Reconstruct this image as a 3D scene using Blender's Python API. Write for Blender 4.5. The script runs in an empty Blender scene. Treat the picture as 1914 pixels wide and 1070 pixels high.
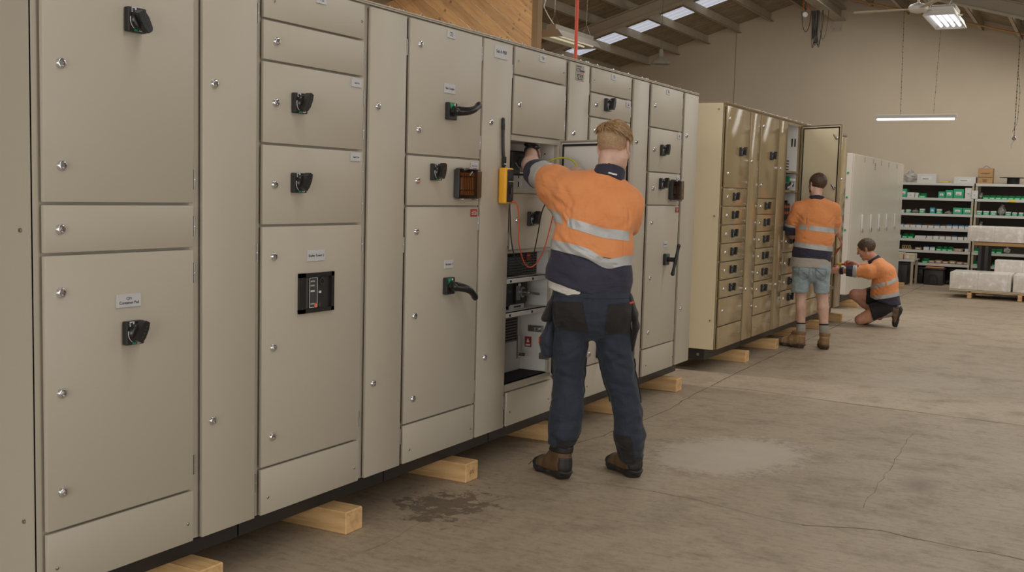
import bpy, bmesh, math, random
import numpy as np
from mathutils import Vector, Matrix, noise
random.seed(7)
SC = bpy.context.scene
COL = SC.collection
R = math.radians

# ------------------------------------------------------------------ materials
def lin(c):
    out = []
    for v in c[:3]:
        v = v / 255.0
        out.append(v / 12.92 if v <= 0.04045 else ((v + 0.055) / 1.055) ** 2.4)
    return (*out, 1.0)
MATS = {}
class NT:
    def __init__(s, name):
        s.m = bpy.data.materials.new(name); s.m.use_nodes = True
        s.t = s.m.node_tree; s.b = s.t.nodes['Principled BSDF']
    def n(s, typ, **kw):
        o = s.t.nodes.new(typ)
        for k, v in kw.items():
            if k in ('inp',):
                for a, b in v.items(): o.inputs[a].default_value = b
            else: setattr(o, k, v)
        return o
    def l(s, a, b): s.t.links.new(a, b)
    def coord(s, scale=(1, 1, 1), kind='Object', loc=(0, 0, 0)):
        tc = s.n('ShaderNodeTexCoord'); mp = s.n('ShaderNodeMapping')
        mp.inputs['Scale'].default_value = scale; mp.inputs['Location'].default_value = loc
        s.l(tc.outputs[kind], mp.inputs[0]); return mp.outputs[0]
    def noise(s, co, scale, detail=4, rough=.55):
        o = s.n('ShaderNodeTexNoise'); o.inputs['Scale'].default_value = scale
        o.inputs['Detail'].default_value = detail; o.inputs['Roughness'].default_value = rough
        s.l(co, o.inputs['Vector']); return o.outputs['Fac']
    def ramp(s, fac, stops, interp='LINEAR'):
        o = s.n('ShaderNodeValToRGB'); cr = o.color_ramp; cr.interpolation = interp
        while len(cr.elements) > 1: cr.elements.remove(cr.elements[-1])
        cr.elements[0].position = stops[0][0]; cr.elements[0].color = stops[0][1]
        for p, c in stops[1:]:
            e = cr.elements.new(p); e.color = c
        s.l(fac, o.inputs[0]); return o.outputs[0]
    def mix(s, fac, a, b, mode='MIX'):
        o = s.n('ShaderNodeMix', data_type='RGBA', blend_type=mode)
        for sock, v in ((o.inputs[0], fac), (o.inputs[6], a), (o.inputs[7], b)):
            if isinstance(v, (int, float)): sock.default_value = v
            elif isinstance(v, tuple): sock.default_value = v
            else: s.l(v, sock)
        return o.outputs[2]
    def math(s, op, a, b=0.0, clamp=False):
        o = s.n('ShaderNodeMath', operation=op, use_clamp=clamp)
        for sock, v in ((o.inputs[0], a), (o.inputs[1], b)):
            if isinstance(v, (int, float)): sock.default_value = v
            else: s.l(v, sock)
        return o.outputs[0]
    def bump(s, h, strength=.3, dist=.002):
        o = s.n('ShaderNodeBump'); o.inputs['Strength'].default_value = strength
        o.inputs['Distance'].default_value = dist
        s.l(h, o.inputs['Height']); s.l(o.outputs[0], s.b.inputs['Normal'])
def M(name, rgb, rough=.5, metal=0., var=0., vscale=30., bump=0., bscale=400., spec=None, emit=None, alpha=None):
    if name in MATS: return MATS[name]
    t = NT(name); c = lin(rgb); b = t.b
    b.inputs['Base Color'].default_value = c
    b.inputs['Roughness'].default_value = rough; b.inputs['Metallic'].default_value = metal
    if spec is not None: b.inputs['Specular IOR Level'].default_value = spec
    if var or bump:
        co = t.coord()
        if var:
            f = t.noise(co, vscale)
            lo = tuple(min(1, v * (1 - var)) for v in c[:3]) + (1,); hi = tuple(min(1, v * (1 + var)) for v in c[:3]) + (1,)
            t.l(t.ramp(f, [(.3, lo), (.7, hi)]), b.inputs['Base Color'])
        if bump: t.bump(t.noise(co, bscale, 3), bump)
    if emit:
        b.inputs['Emission Color'].default_value = lin(emit[0]); b.inputs['Emission Strength'].default_value = emit[1]
    if alpha is not None: b.inputs['Alpha'].default_value = alpha
    MATS[name] = t.m; return t.m

BEIGE = M('powder_coat_beige', (184, 176, 160), .38, bump=.12, bscale=900)
SAND = M('powder_coat_sand', (160, 142, 108), .12, bump=.05, bscale=900)
SANDSIDE = M('powder_coat_sand_matte', (226, 212, 178), .4, bump=.08, bscale=900)  # same sand paint, made paler for the end face that catches more light
SANDLIT = M('door_inside_cream', (238, 224, 190), .4)  # sand paint lightened so the dim inner door face looks lit
PALE = M('powder_coat_pale_grey', (202, 196, 182), .3, bump=.05, bscale=900)
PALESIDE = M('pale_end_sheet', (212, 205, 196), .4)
WHITEIN = M('interior_white_steel', (222, 219, 214), .45)
GREYIN = M('interior_grey_steel', (160, 158, 154), .45)
GASKET = M('black_rubber_gasket', (26, 24, 24), .7)
PLINTH = M('black_painted_plinth', (40, 37, 35), .42)
CHROME = M('chrome', (225, 225, 228), .14, 1.)
STEEL = M('zinc_steel', (176, 174, 170), .34, 1.)
DKHOLE = M('dark_hole', (18, 18, 18), .8)
BLK = M('black_plastic', (38, 38, 39), .38)
BLKM = M('black_moulded_plastic', (30, 29, 29), .3)
DGREY = M('dark_grey_plastic', (62, 63, 63), .45)
GREEN = M('green_plastic', (20, 150, 100), .45)
WHITEP = M('white_plastic', (215, 215, 212), .4)
LABELM = M('engraved_label_grey', (196, 196, 198), .4)
INK = M('label_ink', (52, 50, 52), .6)
REDL = M('red_warning_label', (160, 50, 38), .5)
ORANGE_P = M('orange_plastic', (235, 110, 60), .45)
COPPER = M('copper_bar', (190, 120, 85), .35, .9)
YELLOWP = M('yellow_plastic', (232, 170, 40), .45)
REDP = M('red_plastic', (190, 60, 40), .45)
SMOKE = None
def smoke():
    t = NT('smoked_clear_cover'); b = t.b
    b.inputs['Base Color'].default_value = lin((150, 130, 112)); b.inputs['Roughness'].default_value = .06
    b.inputs['Transmission Weight'].default_value = 1.; b.inputs['IOR'].default_value = 1.15
    return t.m
SMOKE = smoke()
def pine(name, base, dark, axis='y', gs=1.):
    t = NT(name)
    sc = {'y': (14 * gs, 1.2 * gs, 14 * gs), 'x': (1.2 * gs, 14 * gs, 14 * gs)}[axis]
    co = t.coord(sc); f = t.noise(co, 2.2, 5, .6)
    co2 = t.coord((1, 1, 1)); f2 = t.noise(co2, 2.5, 3)
    col = t.ramp(f, [(.25, lin(dark)), (.5, lin(base)), (.8, lin(tuple(min(255, int(v * 1.1)) for v in base)))])
    vo = t.n('ShaderNodeTexVoronoi'); vo.inputs['Scale'].default_value = 4.5; t.l(co2, vo.inputs['Vector'])
    knot = t.ramp(vo.outputs['Distance'], [(0.05, lin((70, 45, 25))), (.13, (1, 1, 1, 1))])
    col = t.mix(.75, col, knot, 'MULTIPLY')
    t.l(col, t.b.inputs['Base Color']); t.b.inputs['Roughness'].default_value = .6
    MATS[name] = t.m; return t.m
TIMBER = pine('pine_block_timber', (214, 176, 124), (180, 138, 88), 'x')
BOARD = pine('varnished_pine_board', (212, 162, 108), (176, 122, 72), 'y', .8)

# ------------------------------------------------------------------ mesh builder
class MB:
    def __init__(s): s.bm = bmesh.new(); s.ms = []
    def mi(s, m):
        if m not in s.ms: s.ms.append(m)
        return s.ms.index(m)
    def _tag(s, fs, m):
        i = s.mi(m)
        for f in fs: f.material_index = i
    def box(s, x0, x1, y0, y1, z0, z1, m, bev=0., seg=1, rot=None, piv=None):
        vs = [s.bm.verts.new((x, y, z)) for x in (x0, x1) for y in (y0, y1) for z in (z0, z1)]
        q = [(0, 1, 3, 2), (4, 6, 7, 5), (0, 4, 5, 1), (2, 3, 7, 6), (0, 2, 6, 4), (1, 5, 7, 3)]
        fs = [s.bm.faces.new([vs[i] for i in f]) for f in q]
        if rot is not None:
            pv = Vector(piv) if piv is not None else Vector(((x0 + x1) / 2, (y0 + y1) / 2, (z0 + z1) / 2))
            for v in vs: v.co = rot @ (v.co - pv) + pv
        s._tag(fs, m)
        if bev > 0:
            es = list({e for f in fs for e in f.edges})
            r = bmesh.ops.bevel(s.bm, geom=es, offset=bev, segments=seg, affect='EDGES', profile=.5)
            s._tag(r['faces'], m)
        return s
    def prism(s, pts, axis, a0, a1, m):
        """pts 2d polygon; axis 0: (y,z) extruded in x; 1: (x,z) in y; 2: (x,y) in z"""
        def P(p, a): return {0: (a, p[0], p[1]), 1: (p[0], a, p[1]), 2: (p[0], p[1], a)}[axis]
        A = [s.bm.verts.new(P(p, a0)) for p in pts]; B = [s.bm.verts.new(P(p, a1)) for p in pts]
        fs = [s.bm.faces.new(A), s.bm.faces.new(B[::-1])]
        n = len(pts)
        for i in range(n): fs.append(s.bm.faces.new((A[i], B[i], B[(i + 1) % n], A[(i + 1) % n])))
        s._tag(fs, m); return s
    def cyl(s, p0, p1, r0, m, r1=None, seg=14, caps=True):
        return s.tube([p0, p1], [r0, r0 if r1 is None else r1], m, seg, caps)
    def tube(s, pts, r, m, seg=8, caps=True, flat=None):
        pts = [Vector(p) for p in pts]; n = len(pts)
        rs = r if isinstance(r, (list, tuple)) else [r] * n
        d = (pts[1] - pts[0]).normalized()
        u = d.orthogonal().normalized(); rings = []
        for i in range(n):
            if i == 0: t = pts[1] - pts[0]
            elif i == n - 1: t = pts[-1] - pts[-2]
            else: t = (pts[i + 1] - pts[i]).normalized() + (pts[i] - pts[i - 1]).normalized()
            if t.length < 1e-9: t = d
            t.normalize(); u = (u - t * u.dot(t)).normalized(); w = t.cross(u)
            rings.append([s.bm.verts.new(pts[i] + (u * math.cos(a) + w * math.sin(a)) * rs[i]) for a in [2 * math.pi * k / seg for k in range(seg)]])
        fs = []
        for i in range(n - 1):
            for k in range(seg): fs.append(s.bm.faces.new((rings[i][k], rings[i][(k + 1) % seg], rings[i + 1][(k + 1) % seg], rings[i + 1][k])))
        if caps: fs.append(s.bm.faces.new(rings[0][::-1])); fs.append(s.bm.faces.new(rings[-1]))
        s._tag(fs, m); return s
    def lathe(s, prof, o, ax, m, seg=20, close=True):
        """prof [(r, h)] along unit axis ax from o"""
        ax = Vector(ax).normalized(); u = ax.orthogonal().normalized(); w = ax.cross(u); o = Vector(o)
        rings = [[s.bm.verts.new(o + ax * h + (u * math.cos(2 * math.pi * k / seg) + w * math.sin(2 * math.pi * k / seg)) * max(r, 1e-4)) for k in range(seg)] for r, h in prof]
        fs = []
        for i in range(len(prof) - 1):
            for k in range(seg): fs.append(s.bm.faces.new((rings[i][k], rings[i][(k + 1) % seg], rings[i + 1][(k + 1) % seg], rings[i + 1][k])))
        if close: fs.append(s.bm.faces.new(rings[0][::-1])); fs.append(s.bm.faces.new(rings[-1]))
        s._tag(fs, m); return s
    def quad(s, pts, m):
        f = s.bm.faces.new([s.bm.verts.new(p) for p in pts]); s._tag([f], m); return s
    def blob(s, c, r, m, sub=2, jit=0., sc=(1, 1, 1), seed=0):
        r_ = bmesh.ops.create_icosphere(s.bm, subdivisions=sub, radius=1.)
        c = Vector(c)
        for v in r_['verts']:
            k = 1 + jit * noise.noise(v.co * 2.3 + Vector((seed, seed * 1.7, 0)))
            v.co = Vector((v.co.x * r * sc[0] * k, v.co.y * r * sc[1] * k, v.co.z * r * sc[2] * k)) + c
        s._tag({f for v in r_['verts'] for f in v.link_faces}, m); return s
    def text(s, body, size, m, mat=None, align='CENTER', ext=.0006, sx=1.):
        """text in local xy plane, transformed by mat (Matrix)"""
        cu = bpy.data.curves.new('t', 'FONT'); cu.body = body; cu.size = size; cu.align_x = align; cu.align_y = 'CENTER'
        cu.extrude = ext; cu.resolution_u = 2; cu.space_line = .95
        ob = bpy.data.objects.new('t', cu); COL.objects.link(ob)
        bpy.context.view_layer.update()
        me = bpy.data.meshes.new_from_object(ob)
        bpy.data.objects.remove(ob); bpy.data.curves.remove(cu)
        while len(me.materials): me.materials.pop()
        for _ in s.ms or [0]: me.materials.append(None)
        me.materials.append(None)
        i = s.mi(m)
        for v in me.vertices: v.co.x *= sx
        if mat: me.transform(mat)
        me.polygons.foreach_set('material_index', [i] * len(me.polygons))
        s.bm.from_mesh(me); bpy.data.meshes.remove(me)
        return s
    def mesh(s, name='mesh', smooth=True, ang=35):
        bmesh.ops.recalc_face_normals(s.bm, faces=s.bm.faces)
        me = bpy.data.meshes.new(name); s.bm.to_mesh(me); s.bm.free()
        for m in s.ms: me.materials.append(m)
        if smooth:
            me.polygons.foreach_set('use_smooth', [True] * len(me.polygons))
            me.set_sharp_from_angle(angle=R(ang))
        return me
    def obj(s, name, parent=None, loc=(0, 0, 0), rot=(0, 0, 0), **kw):
        return inst(s.mesh(name), name, parent, loc, rot, **kw)
def inst(me, name, parent=None, loc=(0, 0, 0), rot=(0, 0, 0), **kw):
    o = bpy.data.objects.new(name, me); COL.objects.link(o)
    o.location = loc; o.rotation_euler = rot
    if parent: o.parent = parent
    for k, v in kw.items(): o[k] = v
    return o
def thing(name, label, cat, loc=(0, 0, 0), rz=0., group=None):
    o = bpy.data.objects.new(name, None); COL.objects.link(o); o.empty_display_size = .1
    o.location = loc; o.rotation_euler = (0, 0, rz); o['label'] = label; o['category'] = cat
    if group: o['group'] = group
    return o
def tag(o, label, cat, group=None, kind=None):
    o['label'] = label; o['category'] = cat
    if group: o['group'] = group
    if kind: o['kind'] = kind
    return o
def struct(o): o['kind'] = 'structure'; return o
# text facing +x, reading towards +y
FX = Matrix(((0, 0, 1, 0), (1, 0, 0, 0), (0, 1, 0, 0), (0, 0, 0, 1)))
# text facing -y, reading towards +x
FY = Matrix(((1, 0, 0, 0), (0, 0, -1, 0), (0, 1, 0, 0), (0, 0, 0, 1)))
def at(m, x, y, z): return Matrix.Translation((x, y, z)) @ m

# ------------------------------------------------------------------ small fittings (meshes shared by their copies), out = +x, right = +y
def m_lock():
    b = MB()
    b.lathe([(.0165, 0), (.0165, .002), (.0135, .008), (.0125, .0085), (.0095, .0085), (.0088, .0035)], (0, 0, 0), (1, 0, 0), CHROME, 22, False)
    b.lathe([(.0088, .0036), (.0001, .0036)], (0, 0, 0), (1, 0, 0), STEEL, 16, False)
    b.box(.003, .0075, -.0075, .0075, -.0018, .0018, CHROME, rot=Matrix.Rotation(.6, 3, 'X'))
    return b.mesh('lock')
def m_screw():
    b = MB(); b.lathe([(.006, 0), (.0058, .002), (.003, .0035), (.0005, .0038)], (0, 0, 0), (1, 0, 0), STEEL, 12); b.box(.0035, .0042, -.004, .004, -.0008, .0008, DKHOLE); return b.mesh('screw')
def m_hinge(mat):
    b = MB(); b.box(-.02, -.008, 0, .013, -.032, .032, mat, .002); b.cyl((-.008, .011, -.034), (-.008, .011, .034), .0042, mat)
    b.cyl((-.008, .011, -.001), (-.008, .011, .001), .005, CHROME); return b.mesh('hinge')
def rotbox(b, c, sz, ang, m, bev=.003):
    b.box(c[0] - sz[0] / 2, c[0] + sz[0] / 2, c[1] - sz[1] / 2, c[1] + sz[1] / 2, c[2] - sz[2] / 2, c[2] + sz[2] / 2, m, bev, rot=Matrix.Rotation(ang, 3, 'X'))
def m_rotary(ang, flip=False):
    b = MB()
    b.box(0, .022, -.036, .036, -.038, .038, BLK, .003)
    b.lathe([(.031, .022), (.031, .03), (.027, .036), (.02, .038)], (0, 0, 0), (1, 0, 0), BLKM, 26)
    # grip: a tapered moulded lever lying over the dial
    L = .035
    g = [(-.012, -L * .8), (-.0175, 0), (-.013, L * .95), (-.006, L * 1.2), (.009, L * 1.2), (.0155, L * .6), (.0165, -.008), (.011, -L * .8)]
    ca, sa = math.cos(ang), math.sin(ang)
    pts = [(y * ca - z * sa, y * sa + z * ca) for y, z in g]
    b.prism(pts, 0, .03, .056, BLKM)
    for k in range(4):
        z = -.012 + k * .012; y = .0
        rotbox(b, (.0562, y * ca - z * sa + .004, y * sa + z * ca), (.002, .007, .003), ang + .5, DGREY, 0)
    b.box(.0215, .0232, -.024, -.006, .022, .037, WHITEP)
    b.box(.0215, .0236, -.0225, -.0125, .025, .0345, INK)
    b.prism([(-.014, -.036), (.002, -.036), (-.012, -.02)], 0, .0215, .0235, GREEN)
    arc = [(.0245, .031 * math.cos(t) * 1.02, .031 * math.sin(t) * 1.02) for t in [math.pi * (.92 + .05 * k) for k in range(9)]]
    b.tube(arc, .0012, WHITEP, 5)
    b.tube([(.0245, .004, -.033), (.0245, .016, -.034), (.0245, .023, -.02)], .0017, WHITEP, 5)
    return b.mesh('rotary_handle')
def m_crank(ang, L=.15):
    b = MB()
    b.box(0, .024, -.036, .036, -.04, .04, BLK, .003)
    b.prism([(-.03, .036), (.004, .036), (-.022, .008)], 0, .0235, .0255, GREEN)
    b.box(.0235, .0255, .006, .016, .026, .036, WHITEP)
    b.cyl((.02, 0, 0), (.06, 0, 0), .024, BLKM, .022)
    d = Vector((.16, math.cos(ang), math.sin(ang))).normalized()
    n = 12; pts = []; rs = []
    for i in range(n + 1):
        t = i / n; p = Vector((.056, -.008, .0)) + d * (L * t) + Vector((.018 * math.sin(t * 3.0), 0, -.012 * math.sin(t * math.pi) * (1 if ang >= 0 else -1)))
        pts.append(p); rs.append((.0225 - .010 * t + .004 * math.exp(-((t - .95) / .07) ** 2)))
    b.tube(pts, rs, BLKM, 14)
    b.blob(pts[0], .0225, BLKM); b.blob(pts[-1], rs[-1], BLKM)
    return b.mesh('crank_handle')
def m_lever():
    b = MB()
    b.box(0, .024, -.036, .036, -.04, .04, BLK, .003); b.box(.0235, .0255, -.02, .006, .02, .034, GREEN)
    b.cyl((.02, 0, 0), (.075, 0, 0), .017, BLKM)
    pts = [(.082 + .014 * t, .012 * t, .1 * t) for t in [k / 6 for k in range(-6, 7)]]
    b.tube(pts, [.0135 - .003 * math.sin(abs(k) / 6 * 3.1) + (.001 if abs(k) == 6 else 0) for k in range(-6, 7)], BLKM, 12)
    b.blob(pts[0], .0145, BLKM); b.blob(pts[-1], .0145, BLKM)
    return b.mesh('lever_handle')
LOCK, SCREW = m_lock(), m_screw()
def m_bolt():
    b = MB(); b.lathe([(.007, 0), (.007, .004), (.005, .011), (.0005, .012)], (0, 0, 0), (0, 0, 1), STEEL, 8); return b.mesh('bolt')
BOLT = m_bolt()
HINGE = {True: m_hinge(STEEL), False: m_hinge(M('painted_hinge', (120, 112, 98), .45, .3))}
ROT = [m_rotary(-2.55), m_rotary(-.5), m_rotary(-.3)]
CRANK = [m_crank(.28), m_crank(-.42)]
LEVER = m_lever()
def plate(parent, y, z, w, h, text='', size=.012, mat=None, ink=None, x=0., sx=1.):
    b = MB(); b.box(x, x + .004, -w / 2, w / 2, -h / 2, h / 2, mat or LABELM, .0009)
    if text: b.text(text, size, ink or INK, at(FX, x + .0042, 0, 0), sx=sx)
    return b.obj('warning_label' if mat is REDL else 'name_plate', parent, (0, y, z))
def acb(parent, y, z):
    b = MB(); W, H = .105, .078
    for (a0, a1, c0, c1) in ((-W, W, H - .016, H), (-W, W, -H, -H + .016), (-W, -W + .034, -H, H), (W - .018, W, -H, H)):
        b.box(0, .012, a0, a1, c0, c1, BLKM)
    b.box(-.012, .002, -W + .02, W - .012, -H + .012, H - .012, BLK)
    b.box(.002, .007, -W + .062, -W + .105, -H + .02, H - .022, DGREY, .001)
    for k, zz in enumerate((.045, .028, .006, -.044)):
        b.box(.007, .008, -W + .068, -W + .092, zz - .003, zz + .003, GREYIN if k != 2 else WHITEP)
    b.box(.002, .006, -W + .042, -W + .056, -H + .018, H - .018, DGREY)
    b.lathe([(.014, .002), (.014, .006), (.011, .006)], (0, .035, .042), (1, 0, 0), DGREY, 18, False); b.lathe([(.011, .004), (.0001, .004)], (0, .035, .042), (1, 0, 0), DKHOLE, 16, False)
    b.box(.002, .006, -.002, .008, -.005, .005, DKHOLE); b.box(.002, .006, .018, .03, -.004, .004, WHITEP)
    b.lathe([(.008, .002), (.008, .008), (.0001, .008)], (0, -.006, -.05), (1, 0, 0), ORANGE_P, 14, False)
    b.lathe([(.008, .002), (.008, .007), (.0001, .007)], (0, .02, -.05), (1, 0, 0), DGREY, 14, False)
    b.tube([(.009, -W + .06, -H + .02), (.009, -W + .06, H - .02), (.009, -W + .106, H - .02), (.009, -W + .106, -H + .02), (.009, -W + .06, -H + .02)], .0012, WHITEP, 5)
    for sy in (-1, 1):
        for sz in (-1, 1): b.cyl((.012, sy * (W - .012), sz * (H - .02)), (.0135, sy * (W - .012), sz * (H - .02)), .003, DGREY)
    return b.obj('breaker_window', parent, (0, y, z))
def fusebox(parent, y, z, W=.088, H=.066, grey=False):
    f = MB()
    f.box(0, .012, -W, W, -H, H, DGREY, .003)
    f.box(.012, .014, -W * .62, W * .62, -H * .8, H * .78, M('brown_terminal_card', (176, 124, 78), .6) if not grey else DGREY)
    for k in range(7):
        yy = -W * .55 + k * W * .18
        f.box(.014, .0155, yy - .0012, yy + .0012, -H * .75, H * .7, M('brown_line', (110, 74, 48), .6)); f.box(.014, .0165, yy + .004, yy + .009, H * .45, H * .55, INK); f.box(.014, .0165, yy + .004, yy + .009, -H * .5, -H * .42, INK)
    o = f.obj('fuse_viewing_box', parent, (0, y, z))
    return o, W, H
def fusecover(parent, y, z, W, H):
    c = MB(); c.box(.011, .052, -W - .004, W + .004, -H - .004, H + .004, SMOKE, .010, 3)
    c.box(.012, .03, -W - .005, W + .005, H - .001, H + .006, DGREY, .002)
    c.box(.012, .03, -W - .005, W + .005, -H - .006, -H + .001, DGREY, .002)
    c.box(.012, .034, -W - .007, -W + .003, -H, H, DGREY, .002)
    for sy in (-.75, .75): c.lathe([(.006, 0), (.006, .03), (.004, .034)], (.012, sy * W, -H - .008), (1, 0, 0), STEEL, 12)
    for sy in (-.75, 0, .75): c.box(.012, .04, sy * W - .008, sy * W + .008, H + .002, H + .01, STEEL, .002)
    return c.obj('clear_cover', parent, (0, y, z))
def fit(parent, items, hl):
    """items on a door; coordinates are absolute (y, z), hl = the door origin (y, z)"""
    for it in items:
        k, y, z = it[0], it[1] - hl[0], it[2] - hl[1]
        if k == 'lock': inst(LOCK, 'lock', parent, (0, y, z), (random.uniform(-.6, .6), 0, 0), label='round chrome cam lock')
        elif k == 'screw': inst(SCREW, 'screw', parent, (0, y, z), (random.random() * 3, 0, 0))
        elif k == 'rot': inst(ROT[it[3]], 'rotary_handle', parent, (0, y, z), label='black rotary switch handle on a square plate').scale = (it[4] if len(it) > 4 else 1,) * 3
        elif k == 'crank': inst(CRANK[it[3]], 'crank_handle', parent, (0, y, z), label='long black crank handle')
        elif k == 'lever': inst(LEVER, 'lever_handle', parent, (0, y, z), label='upright black lever handle')
        elif k == 'plate': plate(parent, y, z, *it[3:])
        elif k == 'red': plate(parent, y, z, it[3], it[4], it[5], it[6], REDL, WHITEP)
        elif k == 'acb': acb(parent, y, z)
        elif k == 'fuse': o, W, H = fusebox(parent, y, z, *it[3:]); fusecover(parent, y, z, W, H)
G = .004
def door(cab, y0, y1, z0, z1, items=(), mat=None, name='door', hinges=True, opening=0., inner=None, thick=.016):
    mat = mat or BEIGE
    w, h = y1 - y0 - 2 * G, z1 - z0 - 2 * G
    if not opening:
        b = MB(); b.box(-thick, 0, 0, w, 0, h, mat, .0035, 2); b.box(-.0225, -thick, .007, w - .007, .007, h - .007, GASKET)
        d = b.obj(name, cab, (0, y0 + G - cab.location.y, z0 + G))
        hl = (y0 + G, z0 + G)
        if hinges:
            hz = [.08, h - .08] if h < 1.5 else [.13, h * .5, h - .13]
            if h < .25: hz = [h * .5]
            for z in hz: inst(HINGE[mat is BEIGE], 'hinge', d, (0, w, z))
        fit(d, items, hl)
    else:
        b = MB(); b.box(-thick, 0, -w, 0, 0, h, mat, .0035, 2)
        b.box(-.003 - thick, -thick, -w + .012, -.012, .012, h - .012, inner or mat)
        g = .02; t = thick + .009
        for (a0, a1, c0, c1) in ((-w + g, -g, h - g - .012, h - g), (-w + g, -g, g, g + .012), (-w + g, -w + g + .012, g, h - g), (-g - .012, -g, g, h - g)):
            b.box(-t, -thick, a0, a1, c0, c1, GASKET, .002)
        # folded return around the rim
        for (a0, a1, c0, c1) in ((-w, 0, h - .004, h), (-w, 0, 0, .004), (-w, -w + .004, 0, h), (-.004, 0, 0, h)):
            b.box(-thick - .012, -thick + .001, a0, a1, c0, c1, mat)
        d = b.obj(name, cab, (0.012, y1 - G - cab.location.y, z0 + G), (0, 0, opening), label='door standing open on its right-hand hinge')
        for z in (.06, h - .06): inst(HINGE[mat is BEIGE], 'hinge', d, (0, 0, z))
        for it in items:
            zz = it[2] - z0 - G; yy = -w + .05
            m = MB(); m.lathe([(.014, 0), (.014, .01), (.009, .012), (.009, .022)], (-thick, yy, zz), (-1, 0, 0), CHROME, 16)
            m.box(-thick - .026, -thick - .022, yy - .008, yy + .05, zz - .008, zz + .008, STEEL, .002, rot=Matrix.Rotation(.9, 3, 'X'), piv=(-thick, yy, zz))
            m.lathe([(.012, 0), (.010, .008)], (0, yy, zz), (1, 0, 0), CHROME, 16)
            m.obj('latch', d, label='chrome inside latch')
    return d
def body(cab, ya, yb, mat, openings=(), depth=.6, side=None, inside=None, first=False, x_off=0.):
    """carcass with front frame at x=-.022; openings (y0,y1,z0,z1) become white lined compartments"""
    side = side or mat; b = MB(); o = cab.location.y; X0, X1, Z0, Z1 = -depth, -.022, .185, 2.192
    ya, yb = ya - o, yb - o; t = .003
    b.box(X0, X1, ya, ya + t, Z0, Z1, side); b.box(X0, X1, yb - t, yb, Z0, Z1, side)
    b.box(X0, X0 + t, ya, yb, Z0, Z1, side); b.box(X0, X1, ya, yb, Z0, Z0 + t, side); b.box(X0, X1, ya, yb, Z1 - t, Z1, side)
    ys = sorted({ya, yb, *[v - o for q in openings for v in q[:2]]}); zs = sorted({Z0, Z1, *[v for q in openings for v in q[2:4]]})
    for i in range(len(ys) - 1):
        for j in range(len(zs) - 1):
            cy, cz = (ys[i] + ys[i + 1]) / 2 + o, (zs[j] + zs[j + 1]) / 2
            if any(q[0] < cy < q[1] and q[2] < cz < q[3] for q in openings): continue
            b.box(X1 - .016, X1, ys[i], ys[i + 1], zs[j], zs[j + 1], mat)
    # rolled top rim and lid
    b.box(-.022, -.004, ya + .001, yb - .001, 2.186, 2.193, mat); b.box(X0 - .004, .001, ya, yb, 2.1925, 2.198, mat, .0012)
    for q in openings:
        y0, y1, z0, z1 = q[0] - o, q[1] - o, q[2], q[3]; D = q[4]; m = inside or WHITEIN; e = .002
        b.box(D, X1 - .016, y0 - e, y0, z0, z1, m); b.box(D, X1 - .016, y1, y1 + e, z0, z1, m)
        b.box(D - e, D, y0, y1, z0, z1, m); b.box(D, X1 - .016, y0, y1, z0 - e, z0, m); b.box(D, X1 - .016, y0, y1, z1, z1 + e, m)
    ob = b.obj('carcass', cab)
    p = MB(); p.box(-depth + .02, -.1, ya + .004, yb - .004, .095, .186, PLINTH, .002); p.obj('plinth', cab)
    n = max(2, int((yb - ya) / .2))
    for k in range(n): inst(BOLT, 'lid_bolt', cab, (-.02, ya + (k + .5) * (yb - ya) / n, 2.198))
    for d in (.0, -.03): inst(BOLT, 'lid_bolt', cab, (-.02, yb + d - .014, 2.198))
    return ob
# ------------------------------------------------------------------ main switchboard row (front plane x=0, doors z .185 .. 2.18)
ZB, ZT = .185, 2.182
def cab(name_label, ya):
    return thing('switchboard_cabinet', name_label, 'electrical cabinet', (0, ya, 0), 0, 'beige switchboard cabinets in the front row')
def L(*a): return [('lock', *p) for p in a]
def column(c, y0, y1, locks, extra=()):
    d = door(c, y0, y1, ZB, ZT, L(*locks) + list(extra), name='column_door')
    return d
c = cab('nearest beige switchboard cabinet, widest at the left edge, plate reading CP1 Container Pad', 2.05)
body(c, 2.05, 2.99, BEIGE)
door(c, 2.072, 2.666, 1.36, ZT, L((2.137, 1.771), (2.137, 1.472)) + [('rot', 2.405, 1.934, 0)])
door(c, 2.072, 2.666, 1.21, 1.36, L((2.13, 1.284)))
door(c, 2.072, 2.666, .372, 1.21, L((2.13, 1.095), (2.13, .792), (2.13, .489)) + [('plate', 2.382, 1.053, .098, .042, 'CP1\nContainer Pad', .0135), ('rot', 2.392, .95, 1)])
door(c, 2.072, 2.666, ZB, .372, [('screw', 2.107, .258), ('screw', 2.636, .256)], name='kick_panel', hinges=False)
column(c, 2.70, 2.974, ((2.756, 1.773), (2.752, .599)))
e = MB(); e.box(-.6, -.024, -.004, 0, .187, 2.19, BEIGE)
for z in (.408, 1.28, 2.0): e.lathe([(.007, 0), (.006, .005), (.001, .006)], (-.065, -.004, z), (0, -1, 0), STEEL, 12)
e.obj('end_panel', c)

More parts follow.
